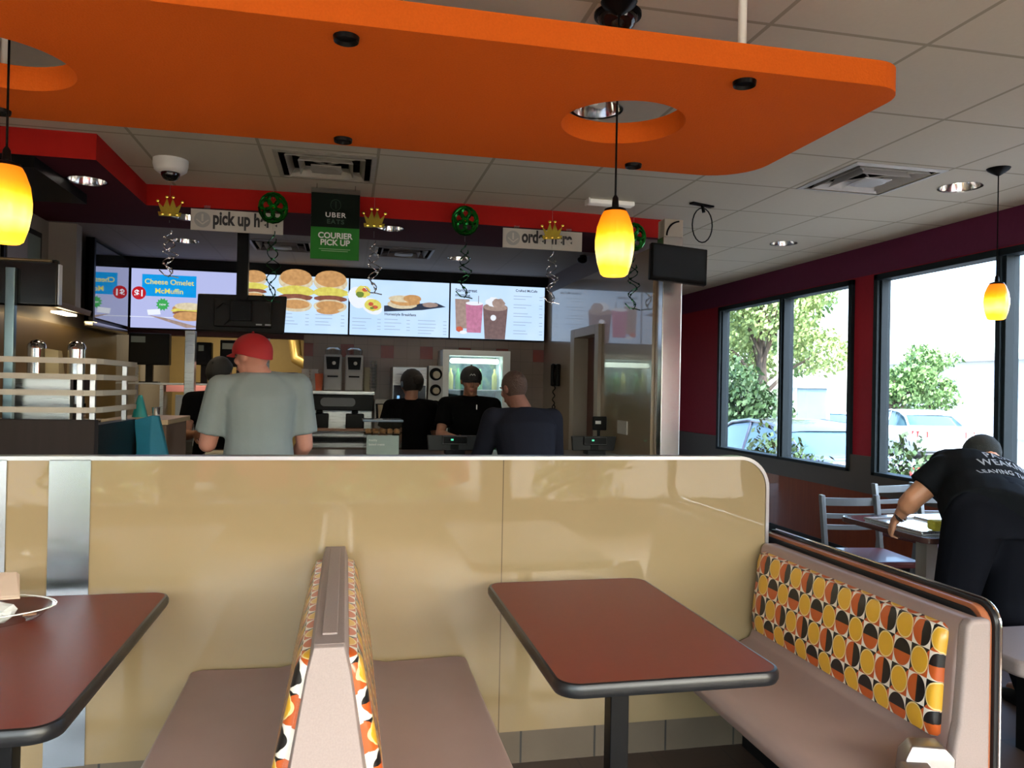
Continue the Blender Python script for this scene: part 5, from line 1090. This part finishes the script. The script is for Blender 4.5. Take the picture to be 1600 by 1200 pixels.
# ------------------------------------------------------------------ left pick up area
t = thing('condiment_rail', (-1.6, 4.1, 0), 'dark half wall with four cream rails around the drink station at the left', 'railing')
X0, Y0 = -1.138, 3.9
put('half_wall', MB().box((-3.4, Y0, 0), (X0, Y0+.06, 1.265)), M['darkwood'], t, bevel=.003); put('side_wall', MB().box((X0-.06, Y0+.06, 0), (X0, 4.62, 1.24)), M['black'], t)
for z in (1.54, 1.465, 1.39, 1.31):
    p = [(-3.4, z)]; zz = .026
    path = [V((-3.4, Y0+.02, z)), V((X0-.05, Y0+.02, z)), V((X0-.018, Y0+.045, z)), V((X0-.005, Y0+.10, z)), V((X0-.005, 4.60, z))]
    b = MB(); rg = []
    for i, q in enumerate(path):
        tv = (path[min(i+1, 4)]-path[max(i-1, 0)]).normalized(); n_ = V((tv.y, -tv.x, 0)); rg.append([q+n_*.010-Za*.013, q+n_*.010+Za*.013, q-n_*.010+Za*.013, q-n_*.010-Za*.013])
    b.loft(rg); put('rail', b, M['offwhite'], t)
for (x, y) in ((X0-.078, Y0+.045), (X0-.03, Y0+.07), (X0-.03, 4.5)): put('post', MB().box((x-.012, y-.012, 1.24), (x+.012, y+.012, 1.552)), M['alu'], t, bevel=.002)
sc2 = thing('drink_station', (-1.6, 4.6, 0), 'stainless drink station behind the cream rails', 'counter')
put('cabinet', MB().box((-2.10, 4.41, 0), (-1.37, 4.93, 1.2)), M['darkwood'], sc2); put('splash_panel', MB().box((-1.74, 4.45, 1.2), (-1.42, 4.5, 1.48)), M['steelh'], sc2, bevel=.004); put('top', MB().box((-2.11, 4.405, 1.2), (-1.36, 4.94, 1.225)), M['steelh'], sc2)
def urn(x, label):
    t = thing('coffee_urn', (x, 4.68, 1.225), label, 'urn', 'stainless urns at the drink station')
    put('body', MB().lathe((x, 4.68, 1.32), [(.045, 0), (.045, .30)], 20).box((x-.035, 4.62, 1.226), (x+.035, 4.74, 1.32)), M['chrome'], t, smooth=True)
    put('lid', MB().lathe((x, 4.68, 1.62), [(.047, 0), (.045, .02), (.03, .04), (.001, .05)], 20), M['chrome'], t, smooth=True); put('base', MB().box((x-.06, 4.61, 1.37), (x+.06, 4.76, 1.46)), M['black'], t, bevel=.006)
urn(-1.665, 'stainless coffee urn behind the rails, left of the pair'); urn(-1.465, 'stainless coffee urn with domed lid behind the rails, right of the pair')
tag(put('paper_bag', MB().loft([[V((-1.60, 4.62, 1.45)), V((-1.53, 4.62, 1.43)), V((-1.53, 4.72, 1.43)), V((-1.60, 4.72, 1.45))], [V((-1.61, 4.64, 1.62)), V((-1.545, 4.64, 1.61)), V((-1.545, 4.70, 1.61)), V((-1.61, 4.70, 1.62))]]), mat('cream_paper', (.50, .40, .22), .7), None), 'cream paper packet standing between the two stainless urns', 'paper bag')
tag(put('bag_stand', MB().box((-1.62, 4.60, 1.226), (-1.52, 4.74, 1.43)), M['black'], None), 'black box under the cream paper packet between the urns', 'box')
# hood with warm light over the drive through side
hd = thing('range_hood', (-1.95, 6.0, 1.8), 'long dark hood with bronze lit underside along the left kitchen wall', 'hood')
hz = [(-2.17, 1.99), (-2.0, 1.96), (-1.99, 2.0), (-2.17, 2.05)]
put('canopy', MB().loft([[V((x, 4.5, z+.02)) for x, z in hz], [V((x, 6.6, z)) for x, z in hz], [V((x, 6.68, z)) for x, z in hz]]), mat('bronze_hood', (.18, .12, .05), .3, .7), hd)
put('lamp', MB().box((-2.12, 6.2, 1.94), (-2.04, 6.5, 1.955)), M['bulb'], hd)
put('splash_wall', MB().box((-2.17, 4.95, .9), (-2.13, 7.9, 1.87)), mat('bronze_wall', (.13, .085, .03), .35, .5, noise=.25, nscale=5), hd)
l = bpy.data.lights.new('hood_glow', 'AREA'); l.shape = 'RECTANGLE'; l.size = .12; l.size_y = 1.2; l.energy = 1.0; l.color = (1, .72, .32); q = bpy.data.objects.new('hood_glow', l); COL.objects.link(q); q.location = (-2.03, 6.2, 1.92)
t = thing('picture_frame', (-2.17, 5.85, 2.3), 'dark framed picture high on the grey left wall', 'picture frame')
put('frame', MB().box((-2.18, 5.50, 2.16), (-2.16, 6.12, 2.50)), M['black'], t); put('picture', MB().box((-2.16, 5.54, 2.19), (-2.155, 5.86, 2.46)).box((-2.16, 5.86, 2.19), (-2.154, 6.08, 2.46), 1), [mat('picture_grey', (.22, .19, .19), .4), mat('picture_green', (.12, .16, .13), .4)], t)
# kitchen pass-through at left: column, monitors, steel panels
tag(put('steel_column', MB().box((-1.255, 6.5, 0), (-1.18, 6.58, 1.86)), M['steelh'], None, bevel=.004), 'brushed steel kitchen column left of the man in the red cap', 'column')
ps = thing('prep_station', (-1.2, 7.3, 0), 'steel food prep station with pink lit shelf in the kitchen', 'prep station')
put('cabinet', MB().box((-1.70, 7.1, 0), (-.74, 7.7, .95)), M['steelh'], ps); put('back_panel', MB().box((-1.55, 7.65, .95), (-.76, 7.7, 1.33)), m_steel('dull_steel', (.30, .29, .28), .4, 0), ps)
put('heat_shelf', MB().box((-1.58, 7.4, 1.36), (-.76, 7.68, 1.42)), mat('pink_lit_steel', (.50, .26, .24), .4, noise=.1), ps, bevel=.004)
for xx in (-1.62, -.76): put('side_panel', MB().box((xx, 7.35, .95), (xx+.03, 7.7, 1.42)), M['steelh'], ps)
l = bpy.data.lights.new('heat_lamp', 'AREA'); l.shape = 'RECTANGLE'; l.size = .7; l.size_y = .1; l.energy = 1.3; l.color = (1, .55, .45); q = bpy.data.objects.new('heat_lamp', l); COL.objects.link(q); q.location = (-1.15, 7.3, 1.62)
def kmon(x0, x1, z0, z1, y, label):
    t = thing('kitchen_monitor', ((x0+x1)/2, y, z0), label, 'monitor', 'black kitchen order monitors')
    put('housing', MB().box((x0, y, z0), (x1, y+.10, z1)), M['black'], t, bevel=.008); put('sticker', MB().box((x0+.02, y-.003, z1-.085), (x0+.02+.35*(x1-x0), y, z1-.03)), mat('pale_sticker', (.24, .28, .25), .5), t)
    put('stand', MB().box(((x0+x1)/2-.03, y+.02, 1.44), ((x0+x1)/2+.03, y+.06, z0)), M['black'], t)
    put('shelf_foot', MB().box(((x0+x1)/2-.08, y, 1.44), ((x0+x1)/2+.08, y+.1, 1.45)), M['black'], t)
kmon(-1.91, -1.57, 1.60, 1.885, 7.45, 'black kitchen monitor at the left behind the railing end'); kmon(-1.42, -1.28, 1.62, 1.84, 7.9, 'narrow black kitchen monitor beside the steel column'); kmon(-1.15, -.80, 1.60, 1.85, 7.55, 'black kitchen monitor just left of the red cap')
t = thing('sandwich_shelf', (-1.3, 7.9, 1.35), 'steel shelf rack carrying the black kitchen monitors', 'shelf')
put('shelf_board', MB().box((-2.0, 7.42, 1.425), (-.75, 8.05, 1.44)), M['steelh'], t)
for x in (-1.98, -.78): put('upright', MB().box((x, 7.98, 0), (x+.03, 8.02, 1.95)), M['steelh'], t)
t = thing('fluorescent_fixture', (-1.35, 8.6, 2.42), 'bright ceiling lamp in the rear kitchen above the steel column', 'ceiling light')
put('tube', MB().box((-1.75, 8.95, 1.98), (-1.35, 9.05, 2.04)), M['tube'], t); put('tray', MB().box((-1.8, 8.9, 2.04), (-1.3, 9.1, 2.10)), M['white'], t); put('hanger', MB().tube([(-1.7, 9, 2.1), (-1.7, 9, 2.5)], .008, 6).tube([(-1.4, 9, 2.1), (-1.4, 9, 2.5)], .008, 6), M['white'], t)
l = bpy.data.lights.new('rear_kitchen_light', 'AREA'); l.shape = 'RECTANGLE'; l.size = 1.2; l.size_y = .3; l.energy = 8; l.color = (1, .86, .58); q = bpy.data.objects.new('rear_kitchen_light', l); COL.objects.link(q); q.location = (-1.2, 9.2, 2.4)
tag(put('rear_duct', MB().tube([(-.62, 9.6, 2.5), (-.62, 9.6, 2.0), (-.58, 9.5, 1.75), (-.40, 9.4, 1.65)], .07, 14), mat('gold_metal_duct', (.60, .42, .14), .3, .7, noise=.2), None, smooth=True), 'yellowish metal duct in the lit rear kitchen right of the red cap', 'duct')
# teal bag and counter end by the rails
pc = thing('pickup_counter', (-1.1, 4.85, 0), 'brown pick-up counter end beside the railing', 'counter')
put('worktop', MB().box((-1.33, 4.66, 1.205), (-.98, 5.3, 1.235)), mat('tan_worktop', (.38, .26, .14), .4), pc, bevel=.004); put('side', MB().box((-1.31, 4.72, 0), (-1.0, 5.28, 1.205)), mat('brown_laminate', (.14, .08, .05), .5), pc)
b = MB(); b.loft([[V((x, y, z)) for x, z, y in ((-1.145, 1.235, 4.60), (-1.05, 1.265, 4.595), (-1.02, 1.26, 4.60))]+[V((-1.02, 4.65, 1.26)), V((-1.145, 4.65, 1.235))], [V((-1.13, 4.60, 1.10)), V((-1.05, 4.57, 1.12)), V((-.985, 4.62, 1.10)), V((-.98, 4.65, 1.10)), V((-1.13, 4.65, 1.10))], [V((-1.13, 4.60, .80)), V((-1.04, 4.56, .80)), V((-.92, 4.61, .80)), V((-.91, 4.655, .80)), V((-1.13, 4.655, .80))]])
tag(put('teal_cloth_bag', b, mat('teal_cloth', (.01, .16, .26), .7, noise=.1), None, bevel=.006), 'teal cloth bag hanging at the end of the pick-up counter', 'bag')
tag(put('teal_cone', MB().lathe((-1.21, 5.0, 1.235), [(.045, 0), (.03, .06), (.012, .13), (.001, .135)], 14), mat('teal_plastic', (.01, .20, .20), .4), None, smooth=True), 'small teal cone-shaped carton on the pick-up counter', 'carton')
tag(put('steel_cup', MB().lathe((-1.12, 5.0, 1.235), [(.001, 0), (.02, 0), (.024, .06), (.001, .06)], 14), M['chrome'], None, smooth=True), 'tiny shiny cup next to the teal carton on the pick-up counter', 'cup')
tag(put('receipt_pad', MB().box((-.92, 5.5, .962), (-.62, 5.72, .975)), mat('cream_pad', (.62, .55, .38), .7), None), 'cream paper tray on the counter left of the man in the grey t-shirt', 'paper')
tag(put('red_tray', MB().box((-.93, 5.48, .9605), (-.60, 5.80, .9625)), mat('brown_tray', (.16, .05, .04), .5), None), 'dark red tray mat under the cream papers on the counter', 'tray')
# kitchen light: dim warm ceiling lamps
# ------------------------------------------------------------------ outside
GZ = -.42
tag(put('parking_lot', MB().box((4.66, -40, GZ-.05), (60, 70, GZ)).box((-30, -45, GZ-.05), (4.66, -2.0, GZ)), M['asphalt'], None, fix=True), kind='structure'); bpy.data.objects['parking_lot'].name = 'ground'
struct('sidewalk', MB().box((4.64, -2.5, GZ), (5.7, 14, GZ+.1)).box((-6, -5.5, GZ), (5.7, -2.0, GZ+.1)), M['concrete']).name = 'ground_sidewalk'
def car(loc, rz, colr, label, nm='car'):
    t = thing('car', loc, label, 'car', None, rz)
    paint = mat(nm+'_paint', colr, .25, .3, coat=1, noise=0); gl = mat('car_glass', (.05, .10, .13), .05, coat=.3, noise=0)
    # profile along local y: rear at y=0 front y=4.7, half width .88
    def sec(y, zb, zs, w): return [V((-w, y, zb)), V((w, y, zb)), V((w*1.02, y, (zb+zs)/2)), V((w*.97, y, zs)), V((w*.8, y, zs+.03)), V((-w*.8, y, zs+.03)), V((-w*.97, y, zs)), V((-w*1.02, y, (zb+zs)/2))]
    b = MB(); b.loft([sec(y, zb, zs, w) for y, zb, zs, w in ((0, .35, .82, .74), (.08, .28, .95, .82), (.5, .22, 1.0, .87), (1.2, .2, .97, .89), (2.8, .2, .95, .89), (3.5, .2, .92, .88), (4.3, .22, .80, .84), (4.62, .3, .68, .74), (4.7, .36, .6, .66))])
    put('car_body', b, paint, t, world=False, bevel=.03, seg=2)
    b = MB()
    def cs(y, z, w): return [V((-w, y, .95)), V((w, y, .95)), V((w*.8, y, z)), V((w*.6, y, z+.02)), V((-w*.6, y, z+.02)), V((-w*.8, y, z))]
    b.loft([cs(y, z, w) for y, z, w in ((.55, .98, .78), (1.05, 1.24, .82), (1.5, 1.39, .84), (2.1, 1.43, .85), (2.6, 1.38, .84), (3.05, 1.2, .83), (3.55, .97, .80))])
    put('greenhouse', b, gl, t, world=False, smooth=True)
    b = MB(); 
    for s_ in (-1, 1):
        b.tube([(s_*.80, .55, .98), (s_*.69, 1.05, 1.245), (s_*.69, 1.5, 1.40), (s_*.70, 2.1, 1.44), (s_*.69, 2.6, 1.39), (s_*.68, 3.05, 1.21), (s_*.78, 3.55, .97)], .028, 8)
        b.limb([(s_*.69, 2.05, 1.42), (s_*.84, 2.05, .96)], [.025, .03], 8)
    b.loft([[V((x, y, z+dz)) for x, dz in ((-.68, 0), (-.4, .025), (.4, .025), (.68, 0))] for y, z in ((1.15, 1.29), (1.5, 1.415), (2.1, 1.45), (2.5, 1.405))], closed=False, caps=False)
    put('roof', b, paint, t, world=False, smooth=True)
    for s_ in (-1, 1):
        for y in (.95, 3.85):
            w_ = put('wheel', MB().lathe((s_*.80, y, .32), [(.001, -.09), (.3, -.1), (.32, -.07), (.32, .07), (.3, .1), (.001, .09)], 24, ax=(1, 0, 0)), M['black'], t, world=False, smooth=True)
            put('hubcap', MB().lathe((s_*.80+s_*.09, y, .32), [(.001, 0), (.19, 0), (.2, -.01)], 16, ax=(s_, 0, 0)), M['alu'], w_, world=False)
        put('tail_light', MB().loft([[V((s_*.50, -.005, z)), V((s_*.78, .03, z)), V((s_*.84, .25, z)), V((s_*.5, .1, z))] for z in (.70, .88)]), mat('tail_light_red', (.45, .015, .015), .2, coat=.5, emit=(1, .02, .01), es=.5, noise=0), t, world=False)
        put('door_handle', MB().box((s_*.90, 1.9, .82), (s_*.915, 2.05, .845)), M['chrome'], t, world=False)
        put('side_mirror', MB().ball((s_*.98, 2.95, 1.0), (.09, .06, .07), 10), paint, t, world=False, smooth=True)
    put('licence_plate', MB().box((-.16, -.012, .55), (.16, .02, .66)), M['white'], t, world=False)
    return t
car((7.15, 9.2, GZ), 0.05, (.055, .06, .095), 'silver blue sedan parked outside the left window', 'silver_car')
car((16.6, 18.6, GZ), -.3, (.6, .62, .66), 'pale car farther out, low in the left edge of the big window', 'pale_car')
car((13.6, 18.8, GZ), -.1, (.55, .57, .60), 'light car far beyond the silver sedan, under the billboard', 'light_car')
def leafcloud(n, cs, size, rnd):
    b = MB(); tot = sum(r[0]*r[1]*r[2] for _, r in cs)
    for c, r in cs:
        for i in range(int(n*r[0]*r[1]*r[2]/tot)):
            d = V((rnd.gauss(0, 1), rnd.gauss(0, 1), rnd.gauss(0, 1))).normalized()*rnd.uniform(.55, 1.05)
            p = V(c)+V((d.x*r[0], d.y*r[1], d.z*r[2])); a = V((rnd.gauss(0, 1), rnd.gauss(0, 1), rnd.gauss(0, 1))).normalized(); q = a.orthogonal().normalized(); w_ = a.cross(q); s_ = size*rnd.uniform(.6, 1.3)
            b.add([p-q*s_, p-w_*s_*.5, p+q*s_, p+w_*s_*.5], [(0, 1, 2, 3)])
    return b
def tree(x, y, h, r, label, seed, m_=None, n=2600, size=.16, grp='trees outside the side windows'):
    rnd = random.Random(seed); t = thing('tree', (x, y, GZ), label, 'tree', grp)
    tr = MB(); tr.tube([(0, 0, 0), (.05, .03, h*.3), (-.05, 0, h*.55), (0, 0, h*.85)], [.16, .13, .09, .03], 10)
    cs = []
    for i in range(11):
        a = rnd.uniform(0, 6.28); q = r*rnd.uniform(.25, .75); z = h*rnd.uniform(.42, .92); c = V((q*math.cos(a), q*math.sin(a), z)); rr = r*rnd.uniform(.28, .5); cs.append((c, (rr, rr, rr*.75)))
        tr.tube([(0, 0, z*.6), c*.5+V((0, 0, z*.35)), c], [.06, .04, .02], 6)
    put('trunk', tr, M['bark'], t, world=False, smooth=True); put('foliage', leafcloud(n, cs, size, rnd), m_ or M['leaf'], t, world=False)
tree(10.6, 18.2, 6.2, 2.4, 'green tree filling the left pane of the left window', 1, M['leaf2'], 13000, .075)
tree(14.6, 25.8, 6.9, 2.6, 'green tree behind the billboard in the left window', 2, M['leaf'], 8000, .11)
tree(9.7, 22.6, 6.0, 1.9, 'tall tree at the far left edge of the left window', 3, M['leaf'], 6000, .11)
tree(19.6, 24.5, 2.9, 1.5, 'small tree in the big window, left of its middle', 4, M['leaf'], 3500, .10)
tree(23.6, 27.5, 3.9, 1.5, 'round leafy tree in the middle of the big window', 5, M['leaf'], 3500, .10)
tree(17.6, 12.6, 3.2, 1.3, 'slim tree seen past the right mullion of the big window', 6, M['leaf2'], 1500)
def shrub(x, y, r, h, label, seed, n=1400, size=.06, m_=None, z=GZ):
    rnd = random.Random(seed); t = thing('shrub', (x, y, z), label, 'shrub', 'shrubs outside the side windows')
    cs = [(V((r*.5*math.cos(a), r*.5*math.sin(a), h*rnd.uniform(.35, .7))), (r*.6, r*.6, h*.38)) for a in (0, 1.3, 2.6, 3.9, 5.2)]
    st = MB(); [st.tube([(0, 0, 0), c*.5, c], [.02, .014, .006], 6) for c, _ in cs]
    put('stems', st, M['bark'], t, world=False); put('foliage', leafcloud(n, cs, size, rnd), m_ or M['leaf'], t, world=False)
shrub(5.35, 8.7, .42, 1.45, 'leafy shrub against the left window in front of the silver sedan', 11, size=.045, m_=M['leafd'])
shrub(5.3, 7.45, .30, 1.25, 'sparse shrub at the lower right corner of the left window', 12, 380, .035, M['leafd'])
shrub(5.6, 6.75, .38, 1.5, 'shrub at the lower left corner of the big window', 13, 1200, .045, M['leafd'])
shrub(8.9, 16.0, 1.1, 2.5, 'dark rounded hedge at the left edge of the left window', 14, 4500, .08, M['leafd'])
bb = thing('billboard', (11.2, 16.9, GZ), 'white framed sign panel with blue picture beyond the silver sedan', 'sign')
for x in (10.74, 11.56): put('post', MB().box((x, 16.9, GZ), (x+.14, 17.04, 1.72)), M['white'], bb)
put('panel', MB().box((10.80, 16.88, .55), (11.60, 16.94, 1.60)), mat('blue_sign_face', (.10, .17, .22), .5, noise=.4, nscale=1.5), bb)
put('header', MB().box((10.70, 16.82, 1.60), (11.72, 16.96, 1.80)), M['white'], bb)
b = thing('building', (34, 30, GZ), 'pale low building across the street in the big window', 'building')
put('wall', MB().box((30, 20, GZ), (50, 40, 3.2)), M['white'], b); put('roof', MB().box((29.5, 19.5, 3.2), (50.5, 40.5, 3.5)), M['white'], b)
b = thing('building', (0, -26, GZ), 'long pale building across the lot behind the camera, seen only in reflections', 'building')
put('wall', MB().box((-14, -30, GZ), (16, -24, 4.2)), M['concrete'], b); put('roof', MB().box((-14.3, -30.3, 4.2), (16.3, -23.7, 4.5)), M['bark'], b)
shrub(-2.5, -3.3, .7, 1.4, 'shrub outside the front glazing at left', 21, 900, .07); shrub(.4, -3.4, .8, 1.2, 'shrub outside the middle of the front glazing', 22, 900, .07); shrub(2.8, -3.3, .6, 1.4, 'shrub outside the front glazing at right', 23, 800, .07)
car((-2.5, -8.2, GZ), -1.4, (.40, .02, .02), 'red car parked behind the camera beyond the front glazing', 'red_car');
